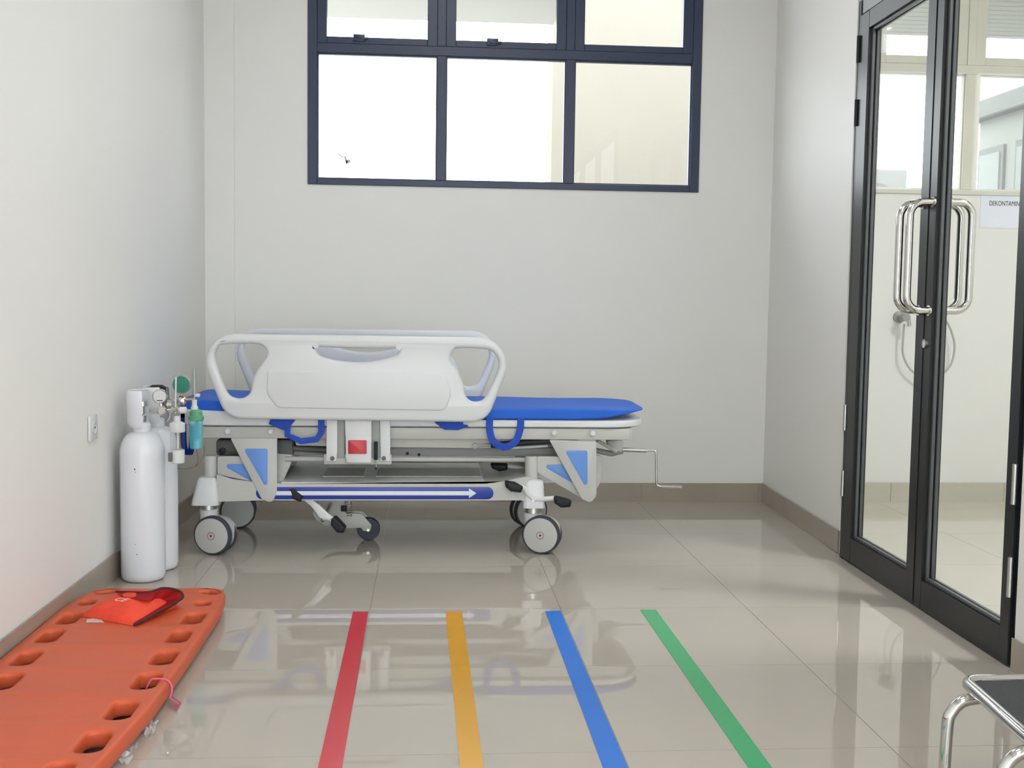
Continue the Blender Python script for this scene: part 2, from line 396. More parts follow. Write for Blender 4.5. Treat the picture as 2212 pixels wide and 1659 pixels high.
# window in the back wall
def window(name, label, W, lowm, upm, ma, ztr=(2.168, 2.245), side=0.045, usep=0.09, bot=0.030, latches=()):
    x0, x1, z0, z1 = W; y0, y1 = YB - 0.008, YB + 0.055
    t = thing(name, label, None, ((x0 + x1) / 2, YB, z0), kind='structure')
    bm = B(); box(bm, x0, x0 + side, y0, y1, z0, z1, 0.002, 1); mk('frame_jamb', bm, ma, t)
    bm = B(); box(bm, x1 - side, x1, y0, y1, z0, z1, 0.002, 1); mk('frame_jamb', bm, ma, t)
    mk('frame_sill', box(B(), x0 + side, x1 - side, y0, y1, z0, z0 + bot, 0.002, 1), ma, t)
    mk('frame_head', box(B(), x0 + side, x1 - side, y0, y1, z1 - 0.045, z1, 0.002, 1), ma, t)
    mk('transom', box(B(), x0 + side, x1 - side, y0, y1, ztr[0], ztr[0] + 0.045, 0.002, 1), ma, t)
    for a, b in lowm: mk('mullion', box(B(), a, b, y0, y1, z0 + bot, ztr[0], 0.002, 1), ma, t)
    xs = [x0 + side] + [v for ab in lowm for v in ab] + [x1 - side]
    for i in range(0, len(xs), 2):
        a, b = xs[i], xs[i + 1]; zb = z0 + bot; zt = ztr[0]
        bd = B(); e = 0.006
        for q in ((a, a + e, zb, zt), (b - e, b, zb, zt), (a + e, b - e, zb, zb + e), (a + e, b - e, zt - e, zt)): box(bd, q[0], q[1], y0 + 0.016, y0 + 0.04, q[2], q[3])
        mk('glazing_bead', bd, ma, t)
        mk('pane', box(B(), a + 0.001, b - 0.001, y0 + 0.026, y0 + 0.031, zb + 0.001, zt - 0.001), PANE, t)
    ups = [x0 + side] + [(a + b) / 2 - 0.02 for a, b in upm for _ in (0,)]
    edges = [x0 + side] + [v for a, b in upm for v in ((a + b) / 2 - 0.021, (a + b) / 2 + 0.021)] + [x1 - side]
    for a, b in upm: mk('mullion', box(B(), (a + b) / 2 - 0.021, (a + b) / 2 + 0.021, y0, y1, ztr[0] + 0.045, z1 - 0.045, 0.002, 1), ma, t)
    gl = [x0 + usep] + [v for ab in upm for v in ab] + [x1 - usep - 0.005]
    for i in range(0, len(edges), 2):
        a, b = edges[i], edges[i + 1]; ga, gb = gl[i], gl[i + 1]; zb, zt = ztr[0] + 0.045, z1 - 0.045; zg = ztr[1]
        sb = B()
        for q in ((a, ga, zb, zt), (gb, b, zb, zt), (ga, gb, zb, zg), (ga, gb, zt - 0.05, zt)): box(sb, q[0], q[1], y0 + 0.004, y1 - 0.008, q[2], q[3], 0.002, 1)
        sh = mk('sash', sb, ma, t)
        mk('pane', box(B(), ga - 0.004, gb + 0.004, y0 + 0.03, y0 + 0.035, zg - 0.004, zt - 0.046), PANE, sh)
        for lx in latches:
            if ga < lx < gb:
                lb = B(); box(lb, lx - 0.035, lx + 0.02, y0 - 0.006, y0 + 0.006, zg - 0.02, zg + 0.012, 0.003); box(lb, lx - 0.02, lx + 0.035, y0 - 0.012, y0 - 0.004, zg - 0.012, zg - 0.002, 0.002)
                mk('latch', lb, ma, sh)
    return t
win = window('window_1', 'black aluminium window with six panes high in the back wall', W1, [(0.038, 0.081), (0.663, 0.706)], [(-0.011, 0.127), (0.613, 0.751)], ALUW,
             latches=(-0.33, 0.31))
for (px, py, w_, h_, a) in ((736, 336, 0.020, 0.003, -0.6), (747, 345, 0.006, 0.022, 0.3), (752, 349, 0.012, 0.010, 0.2)):
    p = onY(px, py, YB + 0.016)
    t = plate([[(p.x + u * math.cos(a) - v * math.sin(a), p.z + u * math.sin(a) + v * math.cos(a)) for u, v in ((-w_, -h_), (w_, -h_ * .6), (w_ * .8, h_), (-w_ * .7, h_ * .7))]], 0.0006, 0.0, upright(YB + 0.0165))
    mk('sticker_residue', t, mat('adhesive_grey', s(196, 196, 196), 0.8), win)
window('window_2', 'cream framed window of the side room behind the glass door', W2, [(2.674, 2.749), (3.35, 3.42)], [(2.622, 2.771), (3.30, 3.44)], CREAMF, ztr=(2.156, 2.241), side=0.042, usep=0.07, bot=0.026)

# ------------------------------------------------------------------ glass double door
dA = Vector((1.645, 4.309, 0)); dB = Vector((1.621, 2.945, 0)); dd_ = (dB - dA).normalized()
DROT = math.atan2(dd_.y, dd_.x)
door = thing('door_1', 'double glass door in black aluminium frame on the right wall', None, dA, DROT, kind='structure')
DM = WM[door]
def dmk(name, bm, ma, parent, **k):       # geometry given in door space: x along the door, y into the side room
    bmesh.ops.transform(bm, matrix=DM, verts=bm.verts[:]); return mk(name, bm, ma, parent, **k)
Wd = 1.362; ZT = 2.10
jb = B(); box(jb, 0.0, 0.024, -0.004, 0.058, 0, 2.16, 0.0015, 1); dmk('frame_jamb', jb, ALU, door)
jb = B(); box(jb, Wd - 0.006, Wd + 0.012, 0.004, 0.058, 0.10, 2.16, 0.0015, 1); dmk('frame_jamb', jb, ALU, door)
jb = B(); box(jb, 0.024, Wd - 0.006, 0.0, 0.058, ZT + 0.006, 2.16, 0.0015, 1); dmk('frame_head', jb, BEAD, door)
GZ0, GZ1 = 0.100, 2.035
def leaf(x0, x1, sl, sr, label):
    fr = B(); y0, y1 = -0.006, 0.044
    box(fr, x0, sl, y0, y1, 0.006, ZT, 0.002, 1); box(fr, sr, x1, y0, y1, 0.006, ZT, 0.002, 1)
    box(fr, sl, sr, y0 + .0008, y1 - .0008, 0.006, GZ0, 0.0); box(fr, sl, sr, y0 + .0008, y1 - .0008, GZ1, ZT, 0.0)
    o = dmk('door_leaf', fr, ALU, door, label=label)
    bd = B(); e = 0.012
    for q in ((sl, sl + e, GZ0, GZ1), (sr - e, sr, GZ0, GZ1), (sl + e, sr - e, GZ0, GZ0 + e), (sl + e, sr - e, GZ1 - e, GZ1)):
        box(bd, q[0], q[1], 0.006, 0.017, q[2], q[3], 0.0015, 1); box(bd, q[0], q[1], 0.023, 0.034, q[2], q[3], 0.0015, 1)
    dmk('glazing_bead', bd, BEAD, o)
    dmk('pane', box(B(), sl + 0.002, sr - 0.002, 0.0175, 0.0225, GZ0 + 0.002, GZ1 - 0.002), PANED, o)
    return o
leaf1 = leaf(0.028, 0.7155, 0.118, 0.648, 'far leaf of the glass door')
leaf2 = leaf(0.7185, Wd - 0.010, 0.772, 1.300, 'near leaf of the glass door')
bm = B(); box(bm, 0.706, 0.716, -0.0085, -0.0065, 0.02, ZT - 0.01); dmk('meeting_strip', bm, ALU, leaf1)
def pull(sx, parent):
    for sg in (-1, 1):
        y0 = -0.006 if sg < 0 else 0.044; p = 0.078 * sg; z0, z1 = 0.985, 1.335; c = 0.045
        pts = [(sx, y0, z0)]
        for k in range(7):
            a = math.pi / 2 * k / 6; pts.append((sx, y0 + p - c * sg + math.sin(a) * c * sg, z0 + c - math.cos(a) * c))
        for k in range(7):
            a = math.pi / 2 * k / 6; pts.append((sx, y0 + p - c * sg + math.cos(a) * c * sg, z1 - c + math.sin(a) * c))
        pts.append((sx, y0, z1))
        h = B(); tube(h, pts, 0.0125, 14); h2 = dmk('pull_handle', h, CHROME, parent, label='chrome D-shaped pull handle')
        r = B()
        for z in (z0, z1): lathe(r, [(0.018, min(0, 0.005 * sg)), (0.018, max(0, 0.005 * sg))], (sx, y0, z), 'Y', 20)
        dmk('handle_rose', r, CHROME, parent)
pull(0.674, leaf1); pull(0.752, leaf2)
lk = B(); lathe(lk, [(0.0145, -0.010), (0.0145, -0.004), (0.0145, 0.0)], (0.735, -0.004, 0.877), 'Y', 20); box(lk, 0.733, 0.737, -0.0155, -0.0138, 0.868, 0.884)
dmk('lock_cylinder', lk, STEEL, leaf2, label='round steel lock cylinder')
for z in (1.975, 1.735, 0.56, 0.30):
    h = B(); lathe(h, [(0.0075, 0), (0.0075, 0.1)], (0.026, -0.010, z - 0.05), 'Z', 12); dmk('hinge', h, RUBBER if z > 1 else STEEL, leaf1)
for z in (1.975, 1.735, 0.515, 0.256):
    h = B(); lathe(h, [(0.0075, 0), (0.0075, 0.112)], (Wd - 0.008, -0.010, z - 0.056), 'Z', 12); dmk('hinge', h, STEEL, leaf2)

# unseen glazing added behind and beside the photographer to bring in more daylight
def glazing(name, label, fixed, a0, a1, z0, z1, along, n):
    t = thing(name, label, None, (fixed, (a0 + a1) / 2, z0) if along == 'Y' else ((a0 + a1) / 2, fixed, z0), kind='structure')
    def bx(nm, p0, p1, q0, q1, d0, d1, ma):
        mk(nm, box(B(), fixed + d0, fixed + d1, p0, p1, q0, q1) if along == 'Y' else box(B(), p0, p1, fixed + d0, fixed + d1, q0, q1), ma, t)
    e = 0.05; st = (a1 - a0) / n
    bx('frame_head', a0, a1, z1 - e, z1, 0.005, 0.055, ALU); bx('frame_sill', a0, a1, z0, z0 + e, 0.005, 0.055, ALU)
    for k in range(n + 1):
        c = a0 + st * k; bx('mullion', max(c - e / 2, a0), min(c + e / 2, a1), z0 + e, z1 - e, 0.005, 0.055, ALU)
        if k < n: bx('pane', c + e / 2, c + st - e / 2, z0 + e, z1 - e, 0.028, 0.033, PANE)
glazing('added_window', 'added unseen tall side glazing beside the photographer', xr(0.0) - 0.01, -1.69, 1.59, 0.305, 2.445, 'Y', 3)
glazing('added_doors', 'added unseen glazed entrance doors behind the photographer', YFRONT - 0.09, -0.945, 1.295, 0.0, 2.445, 'X', 2)

# ------------------------------------------------------------------ outside the windows
mk('ground_outside', box(B(), -16, 18, -14, 30, -0.3, -0.1), OUTG, label='pale paved yard around the building', kind='structure')
mk('wall_outside', box(B(), 0.915, 3.30, 8.5, 8.9, -0.1, 4.2), OUTW, label='cream rendered wall outside the right window panes', kind='structure')
mk('roof_overhang', box(B(), -4.0, 0.722, YB + 0.15, 6.72, 2.615, 2.80), SOFF, label='white roof overhang above the back window', kind='structure')
so = mk('roof_overhang_side', box(B(), 1.95, 7.0, YB + 0.15, 6.72, 2.66, 2.80), SOFF, label='slatted roof overhang above the side room window', kind='structure')
for k in range(11): mk('soffit_slat', box(B(), 1.96, 7.0, 5.725 + k * 0.09, 5.808 + k * 0.09, 2.615, 2.655, 0.003, 1), SOFF, so)
# low building across the yard
bl = thing('yard_building', 'pale low building seen through the side room window', 'building', (5.6, 7.4, -0.1))
mk('wall', box(B(), 4.25, 7.0, 6.9, 8.55, -0.1, 2.42), YARDW, bl)
mk('roof_fascia', box(B(), 4.16, 7.1, 6.85, 8.62, 2.42, 2.56, 0.01, 1), mat('pale_fascia', s(124, 124, 120), 0.9, spec=0.0), bl)
for y in (7.05, 7.6, 8.15):
    wf = mk('window', box(B(), 4.225, 4.262, y - 0.02, y + 0.36, 1.05, 2.20, 0.004, 1), mat('pale_fascia', s(124, 124, 120), 0.9, spec=0.0), bl)
    mk('pane', box(B(), 4.215, 4.226, y + 0.02, y + 0.32, 1.68, 2.15), mat('pale_window', s(144, 147, 143), 0.9, spec=0.05), wf)
    mk('pane', box(B(), 4.215, 4.226, y + 0.02, y + 0.32, 1.10, 1.62), mat('pale_window', s(144, 147, 143), 0.9, spec=0.05), wf)
# condenser and pipe outside
ac = thing('air_conditioner', 'white outdoor air conditioner unit beyond the side room window', 'air conditioner', (3.05, 7.2, 0))
mk('cabinet', box(B(), 2.62, 3.02, 7.0, 7.32, 1.30, 1.86, 0.015), GREYP, ac)
bm = B(); lathe(bm, [(0.19, -0.01), (0.19, 0.0), (0.17, 0.004)], (2.80, 6.995, 1.58), 'Y', 28); mk('fan_grille', bm, SHADEG, ac)
bm = B(); box(bm, 2.66, 2.70, 6.98, 7.34, -0.1, 1.30); box(bm, 2.94, 2.98, 6.98, 7.34, -0.1, 1.30); mk('bracket', bm, SHADEG, ac)
bm = B(); tube(bm, [(2.92, 7.5, -0.1), (2.92, 7.5, 4.2)], 0.055, 14)
o = mk('downpipe', bm, GREYP, label='pale vertical downpipe outside the side room window', cat='pipe'); base_at(o, (2.92, 7.5, -0.1))

# ------------------------------------------------------------------ ceiling lamps
def panel(x, y, power, label, sx=0.6, sy=0.6):
    t = thing('ceiling_light', label, 'lamp', (x, y, ZC), group=None)
    fr = B(); e = 0.012
    for q in ((x - sx / 2, x + sx / 2, y - sy / 2, y - sy / 2 + e), (x - sx / 2, x + sx / 2, y + sy / 2 - e, y + sy / 2), (x - sx / 2, x - sx / 2 + e, y - sy / 2 + e, y + sy / 2 - e), (x + sx / 2 - e, x + sx / 2, y - sy / 2 + e, y + sy / 2 - e)):
        box(fr, q[0], q[1], q[2], q[3], ZC - 0.03, ZC)
    mk('frame', fr, LAMPW, t)
    mk('diffuser', box(B(), x - sx / 2 + e, x + sx / 2 - e, y - sy / 2 + e, y + sy / 2 - e, ZC - 0.026, ZC - 0.008), mat('lamp_diffuser_%g' % power, (0.985, 0.99, 1.0), 0.5, var=0.0, emit=power), t)
panel(0.5, 0.2, LAMP_ROOM, 'square white ceiling light panel above the photographer')
panel(0.10, 4.1, LAMP_ROOM * 0.65, 'added square white ceiling light panel nearest the back window')  # extra panel added to lift the dim back left corner
panel(0.5, 2.1, LAMP_ROOM * 0.6, 'square white ceiling light panel in the middle of the room')
panel(0.5, -1.6, LAMP_ROOM, 'square white ceiling light panel nearest the front wall')
panel(3.0, 2.9, LAMP_SIDE, 'square white ceiling light panel in the side room')
# ==OBJS==

# ------------------------------------------------------------------ hospital stretcher
YC = 4.66                                # long axis of the stretcher
bed = thing('hospital_stretcher', 'white wheeled hospital stretcher with blue mattress and raised plastic side rails', 'stretcher', (-0.02, YC, 0))
def lift(x): return 0.034 * max(0.0, (-0.10 - x) / 0.80)     # head section stands slightly raised
def plan(x0, x1, y0, y1, r0, r1, n=7):   # rounded plan outline, r0 at the head, r1 at the foot
    return fillet([(x0, y0, r0), (x1, y0, r1), (x1, y1, r1), (x0, y1, r0)], n)
def slab(levels, x0, x1, y0, y1, r0, r1, zf):
    bm = B(); rings = []
    for ins, z in levels:
        P = plan(x0 + ins, x1 - ins, y0 + ins, y1 - ins, max(r0 - ins, .01), max(r1 - ins, .01))
        # extra points along the straight sides so that the raised section bends
        Q = []
        for i, p in enumerate(P):
            q = P[(i + 1) % len(P)]; Q.append(p)
            if (q - p).length > 0.3 and abs(q.x - p.x) > 0.3:
                for k in range(1, 14): Q.append(p + (q - p) * k / 14)
        rings.append([bm.verts.new((p.x, p.y, zf(p.x, p.y, z))) for p in Q])
    for A, C2 in zip(rings, rings[1:]):
        for k in range(len(A)): bm.faces.new((A[k], A[(k + 1) % len(A)], C2[(k + 1) % len(A)], C2[k]))
    for rg, rev in ((rings[0], True), (rings[-1], False)):   # strips across for clean bending
        n = len(rg); lo = sorted(range(n), key=lambda i: rg[i].co.x)
        bm.faces.new(rg[::-1] if rev else rg)
    bmesh.ops.triangulate(bm, faces=[f for f in bm.faces if len(f.verts) > 4])
    return bm
def sm(t): t = max(0, min(1, t)); return t * t * (3 - 2 * t)
MZ0, MZ1 = 0.531, 0.574
def zmat(x, y, z):
    k = sm((x - 0.62) / 0.25); up = 0.030 * k * (1 - (z - MZ0) / (MZ1 - MZ0)); dn = 0.0 * k
    wv = 0.0025 * math.sin(x * 9 + y * 5)
    return z + up - dn + lift(x) * 0.75 + (wv if z > 0.55 else 0)
mt = mk('mattress', slab([(0.012, MZ0), (0.0, MZ0 + 0.008), (0.0, MZ1 - 0.014), (0.006, MZ1 - 0.004), (0.02, MZ1), (0.10, MZ1 + 0.001)], -0.955, 0.882, 4.372, 4.955, 0.08, 0.19, zmat), BLUEV, bed, 50, label='blue vinyl mattress')
mk('deck', slab([(0.01, 0.503), (0.0, 0.508), (0.0, 0.525), (0.006, 0.531)], -0.93, 0.872, 4.362, 4.965, 0.05, 0.16, lambda x, y, z: z + (lift(x) if z > 0.515 else 0.0)), WHITEP, bed, 45, label='white deck under the mattress')
# upper frame
def zpx(x, y, Y): return xz(x, y, Y)[1]
FB, FT = 0.455, 0.500
for sg in (-1, 1):
    yo = YC + sg * 0.285; y1 = yo - sg * 0.03
    bm = B(); box(bm, -0.86, 0.800, min(yo, y1), max(yo, y1), FB, FT, 0.004); mk('frame_rail', bm, ENAMEL, bed)
for x in (-0.845, 0.785):
    bm = B(); box(bm, x, x + 0.03, YC - 0.255, YC + 0.255, FB, FT, 0.003); mk('cross_beam', bm, ENAMEL, bed)
sk = pxplate([(628, 913), (1195, 917), (1195, 952), (1052, 968), (850, 966), (640, 962)], 4.41, 0.012, 0.002, 0.006)
fs = mk('frame_skirt', sk, ENAMEL, bed); mirrored(fs, bed)
for px, py in ((492, 932), (585, 932), (1197, 935), (1280, 936)):
    c = onY(px, py, 4.375); bm = B(); lathe(bm, [(0.0115, 0.0), (0.0115, -0.008), (0.008, -0.011)], c, 'Y', 16); o = mk('bolt_cap', bm, WHITEP, bed); mirrored(o, bed)
# under-frame beams and rods
bm = B(); zz = zpx(900, 975, 4.50); box(bm, -0.62, 0.55, 4.485, 4.515, zz - 0.016, zz + 0.018, 0.003); o = mk('lift_beam', bm, SHADEG, bed); mirrored(o, bed)
bm = B(); zz = zpx(900, 992, 4.44); tube(bm, [(-0.55, 4.44, zz), (0.52, 4.44, zz)], 0.0105, 12); o = mk('tie_rod', bm, ENAMEL, bed); mirrored(o, bed)
for px in (905, 880):
    c = onY(px, 982 - (905 - px) * 0.1, 4.484); bm = B(); lathe(bm, [(0.006, 0.0), (0.006, -0.006)], c, 'Y', 12); mk('bolt', bm, RUBBER, bed)
# gas spring and its rod
bm = B(); a, b_ = onY(1060, 961, 4.392), onY(1190, 953, 4.392); tube(bm, [a, b_], 0.0115, 12); gs = mk('gas_spring', bm, RUBBER, bed, label='black gas spring')
bm = B(); tube(bm, [onY(1026, 964, 4.392), a], 0.0055, 10); lathe(bm, [(0.011, -0.006), (0.011, 0.006)], onY(1026, 963, 4.392), 'Y', 14); mk('piston_rod', bm, SHADEG, gs)
bm = B(); tube(bm, [onY(1078, 969, 4.425), onY(1183, 963, 4.425)], 0.006, 10); mk('sleeve', bm, WHITEP, gs)
# folding lift arms
def arm_pair(pts_front, in_front, pts_back, in_back, Y):
    o = mk('lift_arm', pxplate(pts_front, Y, 0.016, 0.003), GREYP, bed); i = mk('inset', pxplate(in_front, Y - 0.0085, 0.003, 0.001, 0.008), BLUEI, o, label='light blue inset')
    m1 = mirrored(o, bed); mirrored(i, m1)
    o = mk('lift_arm', pxplate(pts_back, Y + 0.022, 0.016, 0.003), GREYP, bed); i = mk('inset', pxplate(in_back, Y + 0.022 - 0.0085, 0.003, 0.001, 0.008), BLUEI, o, label='light blue inset')
    m1 = mirrored(o, bed); mirrored(i, m1)
arm_pair([(498, 946, .004), (599, 946, .004), (599, 1062, .02), (588, 1088, .024), (565, 1077, .02)], [(526, 969), (578, 969), (578, 1047), (571, 1047)],
         [(470, 985, .01), (600, 985, .01), (600, 1080, .02), (570, 1078, .02), (470, 1022, .01)], [(478, 1003), (560, 1001), (560, 1047), (540, 1038)], 4.376)
arm_pair([(1186, 950, .004), (1288, 953, .004), (1288, 1060, .02), (1279, 1088, .024), (1256, 1077, .02)], [(1220, 973), (1269, 973), (1269, 1047), (1262, 1047)],
         [(1160, 985, .01), (1288, 987, .01), (1288, 1079, .02), (1262, 1079, .02), (1160, 1021, .01)], [(1169, 1004), (1250, 1002), (1250, 1047), (1232, 1041)], 4.376)
# broad inner arms seen behind the front ones
for pts in ([(590, 978, .01), (636, 981, .012), (630, 1000, .01), (594, 1078, .02), (585, 1070, .01)], [(1262, 975, .01), (1300, 985, .012), (1296, 1042, .01), (1272, 1078, .02), (1255, 1060, .01)]):
    o = mk('inner_arm', pxplate(pts, 4.46, 0.03, 0.004), ENAMEL, bed); mirrored(o, bed)
# dark gearbox blocks under the head end
bm = B(); p0, p1 = onY(468, 948, 4.47), onY(520, 984, 4.47); box(bm, p0.x, p1.x, 4.45, 4.87, p1.z, p0.z, 0.012); gb = mk('gear_housing', bm, DARKG, bed)
bm = B(); lathe(bm, [(0.013, 0.002), (0.013, -0.012), (0.009, -0.014)], onY(481, 974, 4.448), 'Y', 16); mk('axle_cap', bm, RUBBER, gb)
bm = B(); p0, p1 = onY(596, 948, 4.47), onY(634, 983, 4.47); box(bm, p0.x, p1.x, 4.45, 4.87, p1.z, p0.z, 0.008); mk('pivot_block', bm, DARKG, bed)
bm = B(); tube(bm, [onY(630, 968, 4.47), onY(705, 972, 4.47)], 0.013, 12); mk('pivot_shaft', bm, DARKG, bed)
# base tray
YB0, YB1 = 4.372, 2 * YC - 4.372
side = [(468, 1084), (560, 1081), (1128, 1081), (1148, 1090), (1148, 1030), (1136, 1030), (1085, 1040), (1050, 1045), (600, 1045), (540, 1040), (500, 1034), (474, 1026), (468, 1026)]
bm = B(); L2 = [xz(px, py, YB0) for px, py in side]
va = [bm.verts.new((u, YB0, v)) for u, v in L2]; vb = [bm.verts.new((u, YB1, v)) for u, v in L2]; bm.faces.new(va); bm.faces.new(vb[::-1])
for i in range(len(L2)): bm.faces.new((va[i], va[(i + 1) % len(L2)], vb[(i + 1) % len(L2)], vb[i]))
bmesh.ops.triangulate(bm, faces=[f for f in bm.faces if len(f.verts) > 4])
tray = mk('base_tray', bm, ENAMEL, bed, 30)
zt = zpx(800, 1045, YB0)
a, b_ = onY(606, 1045, YB0), onY(1048, 1045, YB0)
mk('brightened_top', box(B(), a.x, b_.x, YB0 + 0.012, YB1 - 0.012, zt - 0.004, zt + 0.0022, 0.002, 1), mat('brightened_enamel', s(238, 239, 235), 0.35, var=0.01), tray)  # added paler sheet, brightens the shaded tray top by colour
for (a, b_) in ((697, 786), (812, 1040)):
    q0 = onZ(a, 1031, zt); q1 = onZ(b_, 1031, zt); bm = B(); box(bm, q0.x, q1.x, q0.y, q0.y + 0.22, zt + 0.001, zt + 0.0052, 0.002, 1); mk('slot_shade', bm, mat('slot_shade_grey', s(208, 211, 206), 0.5), tray)  # darker plates paint the shade of recessed slots
st = mk('stripe', pxplate([(553, 1052, .03), (1066, 1052, .03), (1066, 1078.5, .03), (553, 1078.5, .03)], YB0 - 0.0008, 0.0016, 0.0004), BLUED, tray, label='navy stripe sticker')
mk('arrow', pxplate([(596, 1061), (1013, 1061), (1013, 1055), (1029, 1065.5), (1013, 1076), (1013, 1070), (596, 1070)], YB0 - 0.0022, 0.0012, 0.0002), WHITES, st, label='white arrow pointing right')
# corner posts, casters and brake pedals
def post(px_l, px_r, top, mid, bot, colx, coltop, tl, tr):
    Y = 4.405
    c = onY((px_l + px_r) / 2, bot, Y); zb = c.z; zm = zpx(px_l, mid, Y)
    xa, xb = onY(px_l, bot, Y).x, onY(px_r, bot, Y).x; ua, ub = onY(tl, mid, Y).x, onY(tr, mid, Y).x
    bm = B(); lv = []
    for z, x0, x1, d in ((zb, xa, xb, 0.045), (zb + 0.012, xa, xb, 0.045), (zm - 0.012, ua, ub, 0.038), (zm - 0.003, ua + 0.004, ub - 0.004, 0.034), (zm, ua + 0.012, ub - 0.012, 0.026)):
        lv.append([bm.verts.new((p.x, p.y, z)) for p in fillet([(x0, Y - d, 0.016), (x1, Y - d, 0.016), (x1, Y + d, 0.016), (x0, Y + d, 0.016)], 4)])
    for A, C2 in zip(lv, lv[1:]):
        for k in range(len(A)): bm.faces.new((A[k], A[(k + 1) % len(A)], C2[(k + 1) % len(A)], C2[k]))
    bm.faces.new(lv[0][::-1]); bm.faces.new(lv[-1])
    o = mk('corner_post', bm, WHITEP, bed, 30); mirrored(o, bed)
    cc = onY(colx, mid, Y + 0.004); zc = zpx(colx, coltop, Y)
    bm = B(); lathe(bm, [(0.0268, zm - 0.006), (0.0268, zc - 0.008), (0.022, zc)], (cc.x, Y + 0.004, 0), 'Z', 24); o = mk('lift_column', bm, GREYP, bed); mirrored(o, bed)
post(417, 476, 0, 1028, 1088, 455, 984, 429, 472)
post(1128, 1175, 0, 1034, 1094, 1148, 985, 1133, 1173)
WR = 0.0765
def caster(sx, wx, stop, sbot, rz, Y, brake):
    c = onY(wx, 1160, 4.39); x = c.x; xs_ = onY(sx, 1110, 4.40).x
    z0, z1 = WR + 0.05, zpx(sx, stop, 4.40)
    bm = B(); lathe(bm, [(0.028, 0.085), (0.034, 0.12), (0.036, z1 - 0.02), (0.035, z1 - 0.014)], (xs_, Y + 0.018, 0), 'Z', 24)
    R = Matrix.Rotation(rz, 3, 'Z')
    n = 40; rg = []                       # white hood over the far wheel of the pair
    for wd in (-0.011, 0.046):
        ring = []
        for k in range(n):
            a = 2 * math.pi * k / n; rr_ = WR - 0.004 if wd < 0 else WR - 0.010
            q = R @ Vector((math.cos(a) * rr_, wd, math.sin(a) * rr_)); ring.append(bm.verts.new((x + q.x, Y + q.y, max(WR + q.z, 0.036))))
        rg.append(ring)
    for k in range(n): bm.faces.new((rg[0][k], rg[0][(k + 1) % n], rg[1][(k + 1) % n], rg[1][k]))
    bm.faces.new(rg[0][::-1]); bm.faces.new(rg[1])
    cs = mk('caster', bm, WHITEP, bed, 40)
    bm = B(); lathe(bm, [(0.030, z1 - 0.014), (0.030, z1 + 0.012)], (xs_, Y, 0), 'Z', 24); mk('swivel_ring', bm, STEEL, cs)
    for sg in (-1, 1):
        q = R @ Vector((0, sg * 0.026, 0)); cw = (x + q.x, Y + q.y, WR)
        if sg > 0: bm = B(); lathe(bm, [(WR - 0.02, -0.016), (WR - 0.006, -0.012), (WR - 0.006, 0.012), (WR - 0.02, 0.016)], (cw[0], cw[1], WR - 0.006), 'Y', 40, rz); mk('tyre', bm, TYRE, cs); continue
        bm = B(); lathe(bm, [(WR - 0.01, -0.014), (WR - 0.003, -0.0135), (WR, -0.008), (WR, 0.008), (WR - 0.003, 0.0135), (WR - 0.01, 0.014)], cw, 'Y', 40, rz); tr = mk('tyre', bm, TYRE, cs)
        bm = B(); lathe(bm, [(WR - 0.008, 0.012 * sg), (WR - 0.009, 0.0155 * sg), (WR - 0.02, 0.0175 * sg), (0.001, 0.018 * sg)], cw, 'Y', 40, rz); mk('hub_cover', bm, GREYP, cs)
        if sg < 0 and brake is not None:
            ce = Vector(cw) + R @ Vector((0, -0.0183, 0))
            bm = B(); tube(bm, [ce + R @ Vector((0.0145 * math.cos(k * math.pi / 12), 0, 0.0145 * math.sin(k * math.pi / 12))) for k in range(24)], 0.0011, 6, True); mk('hub_emblem', bm, REDB, cs, label='thin red emblem ring')
            bm = B(); vs = [bm.verts.new(ce + R @ Vector((0.0065 * math.cos(a_), -0.0005, 0.0065 * math.sin(a_)))) for a_ in (0.3, 2.4, 4.5)]; bm.faces.new(vs); mk('emblem_centre', bm, RUBBER, cs)
    return cs
caster(449, 465, 1092, 0, -0.27, 4.405, 1)
caster(1152, 1173, 1100, 0, -0.33, 4.405, 1)
yr_ = 2 * YC - 4.405
p = floor_pt = onZ(515, 1138, 0); q = onZ(1140, 1136, 0)
def xpx(X, Y):                            # pixel column of a place at wheel height (for the far casters)
    return X
def caster_at(x, xs_, Y, rz):
    # far casters reuse the near ones' shapes, turned
    bm = B(); lathe(bm, [(0.034, 0.085), (0.0385, 0.11), (0.0385, 0.165)], (xs_, Y, 0), 'Z', 24); lathe(bm, [(WR - 0.006, -0.010), (WR - 0.006, 0.010)], (x, Y, WR), 'Y', 32, rz)
    cs = mk('caster', bm, WHITEP, bed, 40); R = Matrix.Rotation(rz, 3, 'Z')
    bm = B(); lathe(bm, [(0.030, 0.16), (0.030, 0.19)], (xs_, Y, 0), 'Z', 20); mk('swivel_ring', bm, STEEL, cs)
    for sg in (-1, 1):
        qq = R @ Vector((0, sg * 0.026, 0)); cw = (x + qq.x, Y + qq.y, WR)
        bm = B(); lathe(bm, [(WR - 0.01, -0.014), (WR - 0.003, -0.0135), (WR, -0.008), (WR, 0.008), (WR - 0.003, 0.0135), (WR - 0.01, 0.014)], cw, 'Y', 36, rz); mk('tyre', bm, TYRE, cs)
        bm = B(); lathe(bm, [(WR - 0.008, 0.012 * sg), (WR - 0.009, 0.0155 * sg), (0.001, 0.018 * sg)], cw, 'Y', 36, rz); mk('hub_cover', bm, GREYP, cs)
caster_at(p.x, p.x - 0.03, yr_, 0.10); caster_at(q.x, q.x + 0.035, yr_, 0.30)
